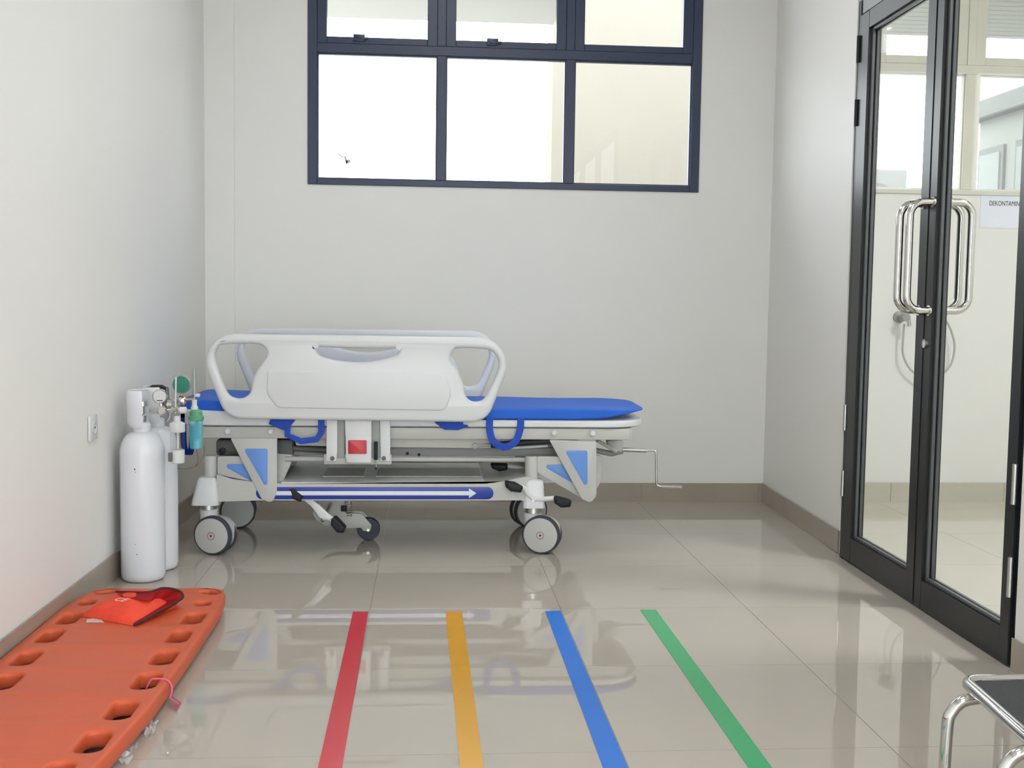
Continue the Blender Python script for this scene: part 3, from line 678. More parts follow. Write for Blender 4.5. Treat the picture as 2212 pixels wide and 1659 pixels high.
# brake pedals
def pedal(path, pad, Y, far=False):
    bm = B(); tube(bm, [onY(a, b_, Y) for a, b_ in path], 0.010, 10, smooth=5); o = mk('brake_pedal', bm, WHITEP, bed)
    mk('pedal_pad', pxplate(pad, Y - 0.002, 0.05, 0.010, 0.006, res=3), RUBBER, o, label='black rubber pad')
pedal([(1152, 1078), (1140, 1066), (1132, 1055), (1116, 1049)], [(1090, 1038), (1112, 1041), (1130, 1050), (1125, 1063), (1103, 1060), (1092, 1051)], 4.365)
pedal([(1152, 1078), (1174, 1078), (1200, 1076)], [(1195, 1070), (1215, 1075), (1234, 1080), (1231, 1094), (1211, 1095), (1197, 1086)], 4.365)
pedal([(1140, 1020), (1120, 1010), (1090, 1006)], [(1058, 1000), (1097, 1001), (1095, 1014), (1078, 1017), (1063, 1011)], 4.60)
bm = B(); lathe(bm, [(0.006, 0.0), (0.006, -0.004)], onY(1152, 1080, 4.360), 'Y', 12); mk('bolt', bm, STEEL, bed)
# central steering wheel with its foot lever
w5 = onZ(796, 1166, 0); wy = w5.y; wrad = 0.0475; wc = Vector((w5.x, wy, wrad))
hb = pxplate([(688, 1076), (745, 1076), (745, 1108), (775, 1109), (782, 1110), (803, 1134, .008), (800, 1147, .008), (785, 1147, .008), (780, 1140), (735, 1141), (712, 1137), (690, 1126)], wy - 0.028, 0.006, 0.0015, 0.003)
ca = mk('steering_wheel_arm', hb, ENAMEL, bed); m2 = ca.data.copy()
for v in m2.vertices: v.co.y += 0.056
o = bpy.data.objects.new('fork_plate', m2); COL.objects.link(o); o.parent = ca; WM[o] = WM[ca]
bm = B(); lathe(bm, [(wrad - 0.012, -0.0165), (wrad - 0.003, -0.015), (wrad, -0.008), (wrad, 0.008), (wrad - 0.003, 0.015), (wrad - 0.012, 0.0165)], wc, 'Y', 36); mk('tyre', bm, TYRE, ca, label='dark grey rubber wheel')
bm = B(); lathe(bm, [(0.006, -0.036), (0.006, 0.036)], wc, 'Y', 14); mk('axle', bm, STEEL, ca)
bm = B(); cxs = onY(755, 1095, wy - 0.04)
tube(bm, [(cxs.x + 0.010 * math.cos(t * 0.7), wy - 0.04 + 0.010 * math.sin(t * 0.7), zpx(755, 1112, wy) + (zpx(755, 1078, wy) - zpx(755, 1112, wy)) * t / 72) for t in range(73)], 0.0016, 5); mk('coil_spring', bm, STEEL, ca)
bm = B(); c0 = onY(743, 1098, wy - 0.035); box(bm, c0.x - 0.012, c0.x + 0.012, wy - 0.045, wy - 0.03, c0.z - 0.012, c0.z + 0.012, 0.004); mk('cam', bm, RUBBER, ca)
LY = 4.40
lv = mk('foot_lever', pxplate([(650, 1074), (660, 1068), (690, 1090), (712, 1111), (728, 1122), (722, 1132), (706, 1122), (690, 1118), (683, 1106), (672, 1093)], LY, 0.016, 0.003, 0.008), WHITEP, bed)
mk('lever_plate', pxplate([(678, 1100), (700, 1112), (722, 1128), (718, 1138), (700, 1134), (684, 1124), (676, 1110)], LY + 0.014, 0.008, 0.002, 0.006), SHADEG, lv)
bm = B(); lathe(bm, [(0.0085, 0.0), (0.0085, -0.005)], onY(697, 1124, LY + 0.010), 'Y', 14); mk('bolt', bm, DARKG, lv)
mk('pedal_pad', pxplate([(625, 1053), (637, 1050), (661, 1068), (651, 1083), (632, 1076)], LY - 0.002, 0.06, 0.009, 0.006), RUBBER, lv, label='black rubber pad')
mk('pedal_pad', pxplate([(716, 1119), (726, 1115), (748, 1138), (744, 1149), (729, 1148), (716, 1133)], LY - 0.002, 0.06, 0.009, 0.006), RUBBER, lv, label='black rubber pad')
bm = B(); tube(bm, [onY(700, 1120, LY), onY(705, 1110, LY) + Vector((0, 0.22, 0))], 0.008, 10); mk('lever_shaft', bm, STEEL, lv)
# side rails
RY = 4.318
OUT = [(414, 719.5, .110), (1123, 729.5, .110), (1051, 912, .085), (490, 904, .085)]
HL = [(483, 744), (550, 742.5), (571, 750), (577, 768), (556, 799), (546, 824), (541, 847), (527, 859), (508, 859), (491, 846), (471, 793), (466, 768), (471, 753)]
HR = [(991, 752), (1049, 754), (1070, 766), (1077, 788), (1067, 820), (1049, 856), (1036, 866), (1018, 866), (1006, 854), (1000, 827), (990, 802), (976, 784), (974, 768), (980, 757)]
HH = [(684, 744), (690, 749), (772, 752), (855, 752), (862, 747), (860, 762), (848, 770), (812, 779), (772, 782), (730, 778), (698, 770), (687, 761)]
rail = mk('side_rail', pxplate(OUT, RY, 0.036, 0.014, holes=[HL, HR, HH], res=4), WHITEP, bed, 60, label='white moulded side rail with three hand openings')
pn = mk('raised_panel', pxplate([(578, 799, .012), (958, 805, .03), (976, 848, .06), (962, 887, .03), (600, 881, .03), (576, 850, .06)], RY - 0.018, 0.013, 0.0055, res=4), WHITEP, rail)
rail2 = mirrored(rail, bed); mirrored(pn, rail2); rail2.location.z = 0.006     # far rail stands a touch higher
# rail mounts
def mount(pts, Y, th, ma=WHITEP, r=.003): 
    o = mk('rail_mount', pxplate(pts, Y, th, 0.002, r), ma, bed); mirrored(o, bed); return o
mount([(706, 906), (729, 906), (729, 975), (727, 996), (705, 996)], 4.345, 0.014)
mount([(821, 908), (843, 908), (843, 996), (822, 996)], 4.345, 0.014)
mount([(728, 906), (745, 906), (745, 990), (728, 990)], 4.352, 0.010, SHADEG)
mount([(803, 908), (822, 908), (822, 990), (803, 990)], 4.352, 0.010, SHADEG)
rb = mk('rail_lock', pxplate([(745, 906), (803, 907), (803, 999), (748, 998)], 4.340, 0.030, 0.004, 0.004), WHITEP, bed); mirrored(rb, bed)
lip = mk('lock_cover', pxplate([(747, 940), (802, 941), (802, 992), (800, 1000), (752, 999), (747, 990)], 4.324, 0.006, 0.002, 0.005), WHITEP, rb)
mk('release_button', pxplate([(752, 951), (792, 951), (792, 980), (752, 980)], 4.319, 0.008, 0.002, 0.002), REDB, rb, label='red release button')
bm = B(); b0 = onY(700, 1003, 4.35); b1 = onY(846, 984, 4.35); box(bm, b0.x, b1.x, 4.35, 4.372, b0.z, b1.z + 0.004, 0.003); o = mk('mount_bar', bm, ENAMEL, bed); mirrored(o, bed)
for px in (718, 829):
    bm = B(); lathe(bm, [(0.0085, 0.0), (0.0085, -0.005)], onY(px, 990, 4.337), 'Y', 16); mk('bolt', bm, DARKG, bed)
bm = B(); tube(bm, [onY(812, 954, 4.332), onY(812, 993, 4.332)], 0.0075, 12); dm = mk('damper', bm, RUBBER, bed, label='small black damper')
bm = B(); tube(bm, [onY(812, 992, 4.332), onY(813, 1013, 4.332)], 0.0025, 8); mk('damper_rod', bm, STEEL, dm)
bm = B(); lathe(bm, [(0.0055, -0.004), (0.0055, 0.004)], onY(812, 1012, 4.332), 'Y', 12); mk('damper_eye', bm, RUBBER, dm)
# blue straps under the mattress edge
def strap(pts, w_, Y, smooth=True):
    P = [Vector((*xz(a, b_, Y), 0)) for a, b_ in pts]
    if smooth: P = cr(P, 6)
    o = mk('strap', plate([stroke([(v.x, v.y) for v in P], w_)], 0.004, 0.001, upright(Y)), BLUES, bed, label='blue webbing strap'); return o
strap([(1058, 903), (1058, 930), (1066, 953), (1089, 966), (1112, 955), (1123, 930), (1125, 903)], 0.027, 4.353)
strap([(622, 903), (621, 940), (650, 953), (684, 949), (694, 934), (694, 903)], 0.024, 4.353, False)
mk('strap', pxplate([(586, 903), (640, 905), (628, 920), (615, 930), (580, 916)], 4.352, 0.004, 0.001, 0.004), BLUES, bed)
mk('strap', pxplate([(935, 910), (1000, 911), (1001, 917), (1018, 919), (990, 929), (960, 928)], 4.352, 0.004, 0.001, 0.004), BLUES, bed)
# strap hanging over the head end
bm = B(); xh = -0.952
Lp = [Vector((xh, 4.50, 0.60)), Vector((xh - 0.012, 4.50, 0.52)), Vector((xh - 0.012, 4.50, 0.42)), Vector((xh - 0.004, 4.52, 0.375)), Vector((xh, 4.56, 0.37)), Vector((xh, 4.60, 0.42)), Vector((xh, 4.61, 0.54))]
P = cr(Lp, 6); ra = [bm.verts.new(v + Vector((-0.002, 0, 0.0)) + Vector((0, 0, 0))) for v in P]; rb_ = [bm.verts.new(v + Vector((0.022, 0, 0))) for v in P]
for i in range(len(P) - 1): bm.faces.new((ra[i], ra[i + 1], rb_[i + 1], rb_[i]))
bmesh.ops.solidify(bm, geom=bm.faces[:], thickness=0.003); mk('strap', bm, BLUES, bed)
# crank at the foot end
bm = B(); cb = pxplate([(1308, 950), (1346, 950), (1344, 962), (1340, 974), (1326, 976), (1314, 964)], YC, 0.05, 0.004, 0.008); ck = mk('crank_bracket', cb, ENAMEL, bed)
bm = B(); tube(bm, [onY(1285, 973, YC), onY(1322, 980, YC), onY(1345, 974, YC)], 0.012, 12); mk('crank_shaft', bm, SHADEG, bed)
bm = B(); tube(bm, [onY(1344, 971, YC), onY(1396, 973, YC)], 0.0095, 14); cr1 = mk('crank_handle', bm, STEEL, bed)
bm = B(); tube(bm, [onY(1394, 973, YC), onY(1410, 973, YC), onY(1416, 975, YC), onY(1417, 982, YC), onY(1418, 1040, YC), onY(1420, 1048, YC), onY(1428, 1051, YC), onY(1445, 1051, YC)], 0.0048, 12, smooth=3); mk('crank_rod', bm, STEEL, cr1)
bm = B(); tube(bm, [onY(1427, 1051, YC), onY(1473, 1052, YC)], 0.0072, 14); mk('crank_grip', bm, CHROME, cr1)
# tilt strut at the foot end
bm = B(); tube(bm, [onY(1290, 951, 4.5), onY(1330, 975, 4.6)], 0.008, 10); mk('tilt_strut', bm, ENAMEL, bed)

# ------------------------------------------------------------------ oxygen cylinders
def cyl(label, cx_, cy_, h, guard0, guard1):
    t = thing('oxygen_cylinder', label, 'gas cylinder', (cx_, cy_, 0), group='white oxygen cylinders beside the stretcher')
    r = 0.0755
    prof = [(0.050, 0.0), (0.066, 0.002), (0.073, 0.010), (r, 0.026), (r, h - 0.085)]
    for k in range(1, 9):
        a = math.pi / 2 * k / 8; prof.append((0.026 + (r - 0.026) * math.cos(a), h - 0.085 + 0.075 * math.sin(a)))
    prof += [(0.026, h + 0.004)]
    bm = B(); lathe(bm, prof, (cx_, cy_, 0), 'Z', 48); mk('body', bm, CYLW, t, 60)
    bm = B(); lathe(bm, [(0.029, h - 0.012), (0.031, h - 0.004), (0.031, h + 0.014), (0.024, h + 0.022)], (cx_, cy_, 0), 'Z', 28); mk('neck_ring', bm, CYLW, t)
    bm = B(); lathe(bm, [(0.014, h + 0.02), (0.016, h + 0.045), (0.010, h + 0.05), (0.010, h + 0.075), (0.020, h + 0.078), (0.020, h + 0.095), (0.006, h + 0.098)], (cx_, cy_, 0), 'Z', 20); mk('valve', bm, STEEL, t)
    # open-sided valve guard: part of a cup
    bm = B(); a0, a1 = guard0, guard1; n = 28; rows = []
    for z, rr in ((h + 0.004, 0.040), (h + 0.02, 0.0500), (h + 0.115, 0.0515), (h + 0.128, 0.0500), (h + 0.134, 0.0455)):
        rows.append([bm.verts.new((cx_ + rr * math.cos(a0 + (a1 - a0) * k / n), cy_ + rr * math.sin(a0 + (a1 - a0) * k / n), z)) for k in range(n + 1)])
    for A, C2 in zip(rows, rows[1:]):
        for k in range(n): bm.faces.new((A[k], A[k + 1], C2[k + 1], C2[k]))
    bmesh.ops.recalc_face_normals(bm, faces=bm.faces[:]); bmesh.ops.solidify(bm, geom=bm.faces[:], thickness=0.003); mk('valve_guard', bm, CYLW, t)
    return t
D2R = math.radians
cA = cyl('front white oxygen cylinder with clear humidifier bottle, by the orange board', -0.992, 4.005, 0.535, D2R(75), D2R(285))
cB = cyl('rear white oxygen cylinder with cyan humidifier bottle, half hidden by the front one', -0.982, 4.166, 0.535, D2R(20), D2R(300))
bm = B(); zh = 0.535 + 0.112; lathe(bm, [(0.010, zh - 0.012), (0.028, zh - 0.004), (0.031, zh + 0.006), (0.031, zh + 0.020), (0.020, zh + 0.027)], (-0.976, 4.166, 0), 'Z', 14)
mk('handwheel', bm, RUBBER, cB, 20, label='black valve handwheel')
# wear marks
for (px, py, r) in ((291, 1014, .003), (293, 1020, .0018), (326, 1252, .0035), (342, 1249, .002), (292, 1176, .0015), (296, 1198, .002)):
    rr = ray(px, py); rr.normalize(); ox, oy = CAM.x + 0.992, CAM.y - 4.005
    a = rr.x ** 2 + rr.y ** 2; b2 = ox * rr.x + oy * rr.y; c = ox * ox + oy * oy - 0.0757 ** 2; disc = b2 * b2 - a * c
    if disc <= 0: continue
    hit = CAM + rr * ((-b2 - math.sqrt(disc)) / a); nrm = Vector((hit.x + 0.992, hit.y - 4.005, 0)).normalized(); tn = Vector((0, 0, 1)).cross(nrm)
    if hit.z < 0.03: continue
    bm = B(); vs = [bm.verts.new(hit + (tn * math.cos(k * 1.05) + Vector((0, 0, 1.3)) * math.sin(k * 1.05)) * r * (0.7 + 0.5 * random.random())) for k in range(6)]; bm.faces.new(vs)
    mk('paint_chip', bm, SOOT, cA)
def rod(t, name, a, b_, r, ma, seg=14): bm = B(); tube(bm, [a, b_], r, seg); return mk(name, bm, ma, t)
YA = 3.975; YBt = 4.135
# front cylinder: gauge, flow meter, clear humidifier
bm = B(); g = onY(346, 856, YA); lathe(bm, [(0.022, 0.012), (0.025, 0.008), (0.025, -0.010), (0.0225, -0.012), (0.0215, -0.009)], g, 'Y', 28); ga = mk('pressure_gauge', bm, CHROME, cA)
bm = B(); lathe(bm, [(0.0215, -0.0090), (0.0002, -0.0105)], g, 'Y', 28); mk('dial', bm, WHITEP, ga)
bm = B(); box(bm, g.x - 0.009, g.x + 0.011, g.y - 0.0116, g.y - 0.0100, g.z - 0.0155, g.z - 0.0125); mk('dial_mark', bm, SOOT, ga)
rod(cA, 'regulator_stem', onY(325, 888, YA + 0.02), onY(384, 884, YA), 0.010, CHROME)
bm = B(); c = onY(352, 886, YA - 0.004); lathe(bm, [(0.013, 0.02), (0.0165, 0.01), (0.0165, -0.016), (0.012, -0.020)], c, 'Y', 24); mk('regulator_body', bm, CHROME, cA)
bm = B(); lathe(bm, [(0.010, -0.012), (0.017, -0.006), (0.017, 0.010), (0.010, 0.014)], onY(366, 874, YA + 0.006), 'X', 20); mk('regulator_knob', bm, STEEL, cA)
rod(cA, 'gauge_stem', onY(346, 866, YA), onY(350, 886, YA), 0.006, CHROME)
c = onY(381, 890, YA - 0.004)
bm = B(); zt_ = zpx(381, 811, YA); lathe(bm, [(0.0095, 0.0), (0.0095, zt_ - c.z - 0.004), (0.006, zt_ - c.z)], c, 'Z', 18); mk('flow_tube', bm, CLEARP, cA, label='clear flow meter tube')
rod(cA, 'flow_scale', onY(379, 893, YA + 0.001), onY(380, 814, YA + 0.001), 0.0032, WHITEP)
bm = B(); lathe(bm, [(0.004, -0.02), (0.012, -0.012), (0.012, 0.006), (0.008, 0.010)], onY(397, 886, YA - 0.004), 'X', 18); mk('flow_knob', bm, WHITEP, cA)
zl1, zl0, zb0 = zpx(384, 912, YA), zpx(384, 933, YA), zpx(384, 1000, YA); cc = onY(383, 950, YA); cv = (cc.x, YA, 0)
bm = B(); lathe(bm, [(0.026, zl0), (0.0275, zl0 + 0.004), (0.0265, zl1 - 0.004), (0.020, zl1), (0.012, zl1 + 0.004), (0.012, zl1 + 0.022)], cv, 'Z', 28); hu = mk('humidifier_lid', bm, WHITEP, cA)
bm = B(); lathe(bm, [(0.021, zb0 + 0.004), (0.0235, zb0 + 0.008), (0.0235, zl0)], cv, 'Z', 28); mk('humidifier_bottle', bm, CLEARP, cA, label='clear humidifier bottle')
bm = B(); lathe(bm, [(0.022, zb0), (0.0245, zb0 + 0.003), (0.0245, zb0 + 0.045), (0.022, zb0 + 0.047)], cv, 'Z', 28); mk('bottle_base', bm, WHITEP, cA)
bm = B(); box(bm, cc.x - 0.026, cc.x - 0.012, YA - 0.028, YA - 0.022, zb0 + 0.008, zb0 + 0.040, 0.002, 1); mk('bottle_label', bm, DARKG, cA)
rod(cA, 'dip_tube', Vector((cc.x + 0.002, YA, zb0 + 0.05)), Vector((cc.x + 0.002, YA, zl0)), 0.004, WHITEP)
# rear cylinder: green dial, flow meter, cyan humidifier
bm = B(); g = onY(393, 830, YBt + 0.01); lathe(bm, [(0.031, 0.012), (0.033, 0.008), (0.033, -0.008), (0.031, -0.011)], g, 'Y', 32); gb2 = mk('pressure_gauge', bm, STEEL, cB)
bm = B(); lathe(bm, [(0.0305, -0.0112), (0.0002, -0.0125)], g, 'Y', 32); mk('dial', bm, GREEN, gb2, label='green gauge dial')
bm = B(); lathe(bm, [(0.004, -0.018), (0.014, -0.014), (0.019, 0.0), (0.014, 0.014), (0.004, 0.018)], onY(391, 866, YBt), 'Y', 24); mk('regulator_body', bm, CHROME, cB)
rod(cB, 'regulator_stem', onY(345, 872, YBt + 0.02), onY(391, 866, YBt), 0.011, CHROME)
rod(cB, 'outlet_pipe', onY(400, 863, YBt), onY(420, 863, YBt), 0.0065, BRASS)
rod(cB, 'gauge_stem', onY(393, 848, YBt + 0.01), onY(391, 862, YBt), 0.005, BRASS)
c = onY(420, 868, YBt); z1_ = zpx(420, 794, YBt)
bm = B(); lathe(bm, [(0.0088, 0.0), (0.0088, z1_ - c.z - 0.006), (0.005, z1_ - c.z)], c, 'Z', 18); mk('flow_tube', bm, CLEARP, cB, label='clear flow meter tube')
rod(cB, 'flow_scale', onY(420, 872, YBt + 0.002), onY(420, 797, YBt + 0.002), 0.0018, STEEL)
bm = B(); zc0 = zpx(420, 886, YBt); lathe(bm, [(0.013, zc0 - 0.002), (0.013, zc0 + 0.012), (0.009, zc0 + 0.018), (0.0095, zc0 + 0.038)], (c.x, YBt, 0), 'Z', 20); mk('flow_collar', bm, WHITEP, cB)
bm = B(); lathe(bm, [(0.003, -0.012), (0.007, -0.008), (0.007, 0.006)], onY(428, 854, YBt), 'X', 14); mk('flow_knob', bm, WHITEP, cB)
hc = onY(423.5, 930, YBt); zg1, zg0, zc_ = zpx(423, 884, YBt), zpx(423, 908, YBt), zpx(423, 970, YBt); cv = (hc.x, YBt, 0)
bm = B(); lathe(bm, [(0.026, zg0), (0.0285, zg0 + 0.004), (0.0285, zg0 + 0.014), (0.023, zg0 + 0.018), (0.023, zg1 - 0.008), (0.014, zg1)], cv, 'Z', 18); mk('humidifier_lid', bm, GREENL, cB, 20, label='ribbed green lid')
bm = B(); lathe(bm, [(0.016, zc_), (0.021, zc_ + 0.004), (0.0225, zc_ + 0.012), (0.0258, zg0)], cv, 'Z', 28); mk('humidifier_bottle', bm, CYAN, cB, label='translucent cyan humidifier bottle')
rod(cB, 'dip_tube', Vector((hc.x + 0.002, YBt, zc_ + 0.034)), Vector((hc.x + 0.002, YBt, zg0)), 0.0062, BLUET)
bm = B(); lathe(bm, [(0.011, zc_ + 0.010), (0.011, zc_ + 0.032)], (hc.x + 0.002, YBt, 0), 'Z', 16); mk('diffuser_stone', bm, mat('pale_blue_stone', s(150, 208, 228), 0.6), cB)
bm = B(); tube(bm, [onY(440, 962, YBt + 0.03), onY(441, 975, YBt + 0.03), onY(436, 992, YBt + 0.03), onY(424, 1006, YBt + 0.03), onY(405, 1012, YBt + 0.03), onY(378, 1012, YBt + 0.03)], 0.0014, 6, smooth=6)
mk('thin_tube', bm, WIRE, cB)
bm = B(); tube(bm, [onY(423, 968, YBt), onY(427, 985, YBt), onY(427, 998, YBt + 0.02), onY(421, 1008, YBt + 0.03)], 0.0014, 6, smooth=6); mk('thin_tube', bm, WIRE, cB)

# ------------------------------------------------------------------ socket on the left wall
yo0 = 3.778; zo = 0.562; xo = xl(yo0)
so_ = thing('wall_socket', 'white power socket low on the left wall', 'socket', (xo, yo0, zo), math.atan2(0.01822, 1) * -1)
bm = B(); box(bm, xo, xo + 0.009, yo0 - 0.042, yo0 + 0.042, zo - 0.042, zo + 0.042, 0.003); mk('faceplate', bm, WHITEP, so_)
bm = B(); lathe(bm, [(0.021, 0.0), (0.021, 0.004), (0.018, 0.004), (0.018, 0.001)], (xo + 0.0085, yo0, zo), 'X', 28); mk('socket_rim', bm, WHITEP, so_)
bm = B(); lathe(bm, [(0.003, 0.0), (0.003, 0.002)], (xo + 0.009, yo0 - 0.009, zo), 'X', 10); lathe(bm, [(0.003, 0.0), (0.003, 0.002)], (xo + 0.009, yo0 + 0.009, zo), 'X', 10); mk('contact_hole', bm, RUBBER, so_)

# ------------------------------------------------------------------ coloured floor tapes
for name, col, pts in (('red', s(190, 34, 50), ((762.6, 1321), (796, 1321), (738.7, 1659), (687, 1659))), ('yellow', s(204, 148, 6), ((962.8, 1320), (998, 1320), (1045, 1659), (993.8, 1659))),
                       ('blue', s(20, 110, 208), ((1178, 1320), (1210.8, 1319), (1357, 1659), (1303, 1659))), ('green', s(60, 160, 106), ((1383, 1316.7), (1417, 1316.7), (1669, 1659), (1617.7, 1659)))):
    q = [onZ(a, b_, 0.0012) for a, b_ in pts]
    far = [q[0], q[1]]; near = []
    for a, b_ in ((q[1], q[2]), (q[0], q[3])):
        d = (b_ - a); near.append(a + d * (3.3 / d.length))
    bm = B(); prism(bm, [(v.x, v.y) for v in (far[0], far[1], near[0], near[1])], 0.0002, 0.0012)
    mid = (far[0] + far[1]) / 2
    o = mk('floor_tape', bm, mat('%s_tape' % name, col, 0.22, spec=0.3, var=0.02, scale=3), label='%s guide tape stuck along the tiled floor' % name, cat='floor tape', group='coloured guide tapes on the floor')
    base_at(o, (mid.x, mid.y, 0.0))

# ------------------------------------------------------------------ orange spine board
ZB = 0.056
sb = thing('spine_board', 'orange plastic spine board with hand holes lying along the left wall', 'spine board', (-0.86, 2.7, 0))
BR, BL_ = -0.622, -1.093
out = fillet([(BL_ + 0.02, 1.86, .10), (BR - 0.09, 1.86, .10), (BR - 0.036, 2.2, .6), (BR - 0.004, 2.6, .8), (BR + 0.001, 3.0, 1.0), (BR + 0.001, 3.45, .4), (BR - 0.020, 3.665, .085), (BL_ + 0.030, 3.665, .085), (BL_ - 0.002, 3.45, .4), (BL_ - 0.006, 2.9, 1.0), (BL_, 2.3, .8)], 7)
def bhole(cx_, cy_, w_, l_, ang=0.0, r=0.022):
    pts = fillet([(-w_ / 2, -l_ / 2, r), (w_ / 2, -l_ / 2, r), (w_ / 2, l_ / 2, r), (-w_ / 2, l_ / 2, r)], 5); c, s_ = math.cos(ang), math.sin(ang)
    return [(cx_ + v.x * c - v.y * s_, cy_ + v.x * s_ + v.y * c) for v in pts]
holes = []
HRp = [(438, 1307.6), (417.6, 1340), (386.6, 1378.7), (354, 1425), (316.8, 1475.7), (262.5, 1539), (201.7, 1607.6)]
HLp = [(185, 1306), (147, 1340), (104.7, 1378.7), (55.6, 1426.5), (12, 1477)]
ys = []
for i, (a, b_) in enumerate(HRp):
    pt = onZ(a, b_, ZB - 0.008); ys.append(pt.y); holes.append(bhole(pt.x, pt.y, 0.056 if i else 0.048, 0.062 if i == 0 else 0.118))
for i, (a, b_) in enumerate(HLp):
    pt = onZ(a, b_, ZB - 0.008); holes.append(bhole(max(pt.x, -1.036), pt.y, 0.054 if i else 0.046, 0.062 if i == 0 else 0.118))
for k in (1, 2): holes.append(bhole(-0.725, ys[-1] - 0.155 * k, 0.05, 0.105))
yl_ = onZ(*HLp[-1], ZB - 0.008).y
for k in range(1, 6):
    if yl_ - 0.16 * k > 1.98: holes.append(bhole(-1.036, yl_ - 0.16 * k, 0.05, 0.105))
pt = onZ(456, 1283, ZB - 0.008); holes.append(bhole(pt.x - 0.004, pt.y, 0.070, 0.05, -0.5)); pt = onZ(214, 1283, ZB - 0.008); holes.append(bhole(max(pt.x + 0.004, -1.01), pt.y, 0.070, 0.05, 0.5))
bd = mk('board', plate([out] + holes, 0.042, 0.011, lambda c: Vector((c.x, c.y, ZB - 0.021 + c.z)), 4), ORANGE, sb, 50)
for x in (-0.80, -0.91): bm = B(); box(bm, x - 0.02, x + 0.02, 1.95, 3.5, 0.0, 0.018, 0.006); mk('runner', bm, ORANGE, sb)

# red pouch on the board
pb = thing('first_aid_pouch', 'red nylon pouch with black piping lying on the orange board', 'pouch', tuple(onZ(285, 1320, ZB)))
zA = ZB + 0.001
cA_, cB_, cC_, cD_ = onZ(172, 1331, zA), onZ(288, 1352, zA), onZ(383, 1310, zA), onZ(262, 1296, zA)
n = 14; bm = B(); top = []; bot = []
for i in range(n + 1):
    rt_ = []; rb2 = []
    for j in range(n + 1):
        u, v = i / n, j / n                                   # u: A->B side to D->C side, v: along
        base = (cA_ * (1 - v) + cB_ * v) * (1 - u) + (cD_ * (1 - v) + cC_ * v) * u
        eu = 1 - abs(2 * u - 1) ** 2.4; ev = 1 - abs(2 * v - 1) ** 2.2
        h = 0.058 * (max(eu, 0) ** 0.55) * (max(ev, 0) ** 0.7) * (0.75 + 0.35 * u) + 0.003 * math.sin(7 * u + 5 * v)
        rt_.append(bm.verts.new(base + Vector((0, 0, max(h, 0.0015))))); rb2.append(bm.verts.new(base))
    top.append(rt_); bot.append(rb2)
for i in range(n):
    for j in range(n):
        bm.faces.new((top[i][j], top[i + 1][j], top[i + 1][j + 1], top[i][j + 1])); bm.faces.new((bot[i][j], bot[i][j + 1], bot[i + 1][j + 1], bot[i + 1][j]))
for i in range(n):
    for a, b_ in (((i, 0), (i + 1, 0)), ((i + 1, n), (i, n)), ((0, i + 1), (0, i)), ((n, i), (n, i + 1))):
        bm.faces.new((top[a[0]][a[1]], bot[a[0]][a[1]], bot[b_[0]][b_[1]], top[b_[0]][b_[1]]))
tp = [[v.co.copy() for v in r] for r in top]
mk('body', bm, BAGR, pb, 70)
# open mouth: a flap that arches from the back corner over the right end
fl = [onZ(250, 1278, ZB + 0.052), onZ(318, 1279, ZB + 0.060), onZ(352, 1270, ZB + 0.062), onZ(385, 1275, ZB + 0.052), onZ(396, 1288, ZB + 0.036), onZ(384, 1299, ZB + 0.028), onZ(340, 1324, ZB + 0.018), onZ(290, 1350, ZB + 0.006)]
P = cr(fl, 6); inn = [onZ(262, 1290, ZB + 0.050), onZ(316, 1297, ZB + 0.048), onZ(332, 1298, ZB + 0.034), onZ(342, 1299, ZB + 0.022), onZ(346, 1301, ZB + 0.015), onZ(342, 1304, ZB + 0.013), onZ(318, 1320, ZB + 0.012), onZ(288, 1346, ZB + 0.005)]
Q = cr(inn, 6); bm = B(); a_ = [bm.verts.new(v) for v in P]; b2_ = [bm.verts.new(v) for v in Q]
for i in range(len(P) - 1): bm.faces.new((a_[i], a_[i + 1], b2_[i + 1], b2_[i]))
bmesh.ops.solidify(bm, geom=bm.faces[:], thickness=0.002); mk('flap', bm, BAGD, pb, label='dark red lining at the open mouth')
low = [onZ(396, 1290, ZB + 0.034), onZ(380, 1306, ZB + 0.004), onZ(340, 1330, ZB + 0.003), onZ(292, 1352, ZB + 0.003)]
bm = B(); Pl = cr(fl[4:], 6); Ql = cr([low[0], low[1], low[2], low[3]], 8); m_ = min(len(Pl), len(Ql)); a_ = [bm.verts.new(Pl[int(i * (len(Pl) - 1) / 18)]) for i in range(19)]; b2_ = [bm.verts.new(Ql[int(i * (len(Ql) - 1) / 18)]) for i in range(19)]
for i in range(18): bm.faces.new((a_[i], a_[i + 1], b2_[i + 1], b2_[i]))
bmesh.ops.solidify(bm, geom=bm.faces[:], thickness=0.002); mk('gusset', bm, BAGR, pb)
bm = B(); tube(bm, P, 0.0032, 8); mk('piping', bm, PIPING, pb)
# CE mark on top
i0, j0 = 7, 5; o0 = tp[i0][j0]; ex = (onZ(275, 1297, ZB + .06) - onZ(240, 1293, ZB + .06)).normalized(); ey = Vector((0, 0, 1)).cross(ex).normalized()
org = onZ(243, 1302, ZB + 0.062)
mk('printed_mark', text_mesh('CE', 0.030, lambda c: org + ex * c.x * 1.1 + ey * c.y * 1.5 + Vector((0, 0, c.z + 0.0075))), mat('pale_print', s(240, 190, 170), 0.6), pb)
# white card end under the pouch
o = mk('paper_tag', prism(B(), [tuple(onZ(a, b_, ZB)[:2]) for a, b_ in ((186, 1345), (225, 1345), (215, 1336), (188, 1338))], ZB + 0.0005, ZB + 0.0015), mat('grey_card', s(200, 184, 178), 0.7), label='pale paper tag sticking out from under the red pouch', cat='tag')
base_at(o, tuple(onZ(205, 1341, ZB + 0.0005)))

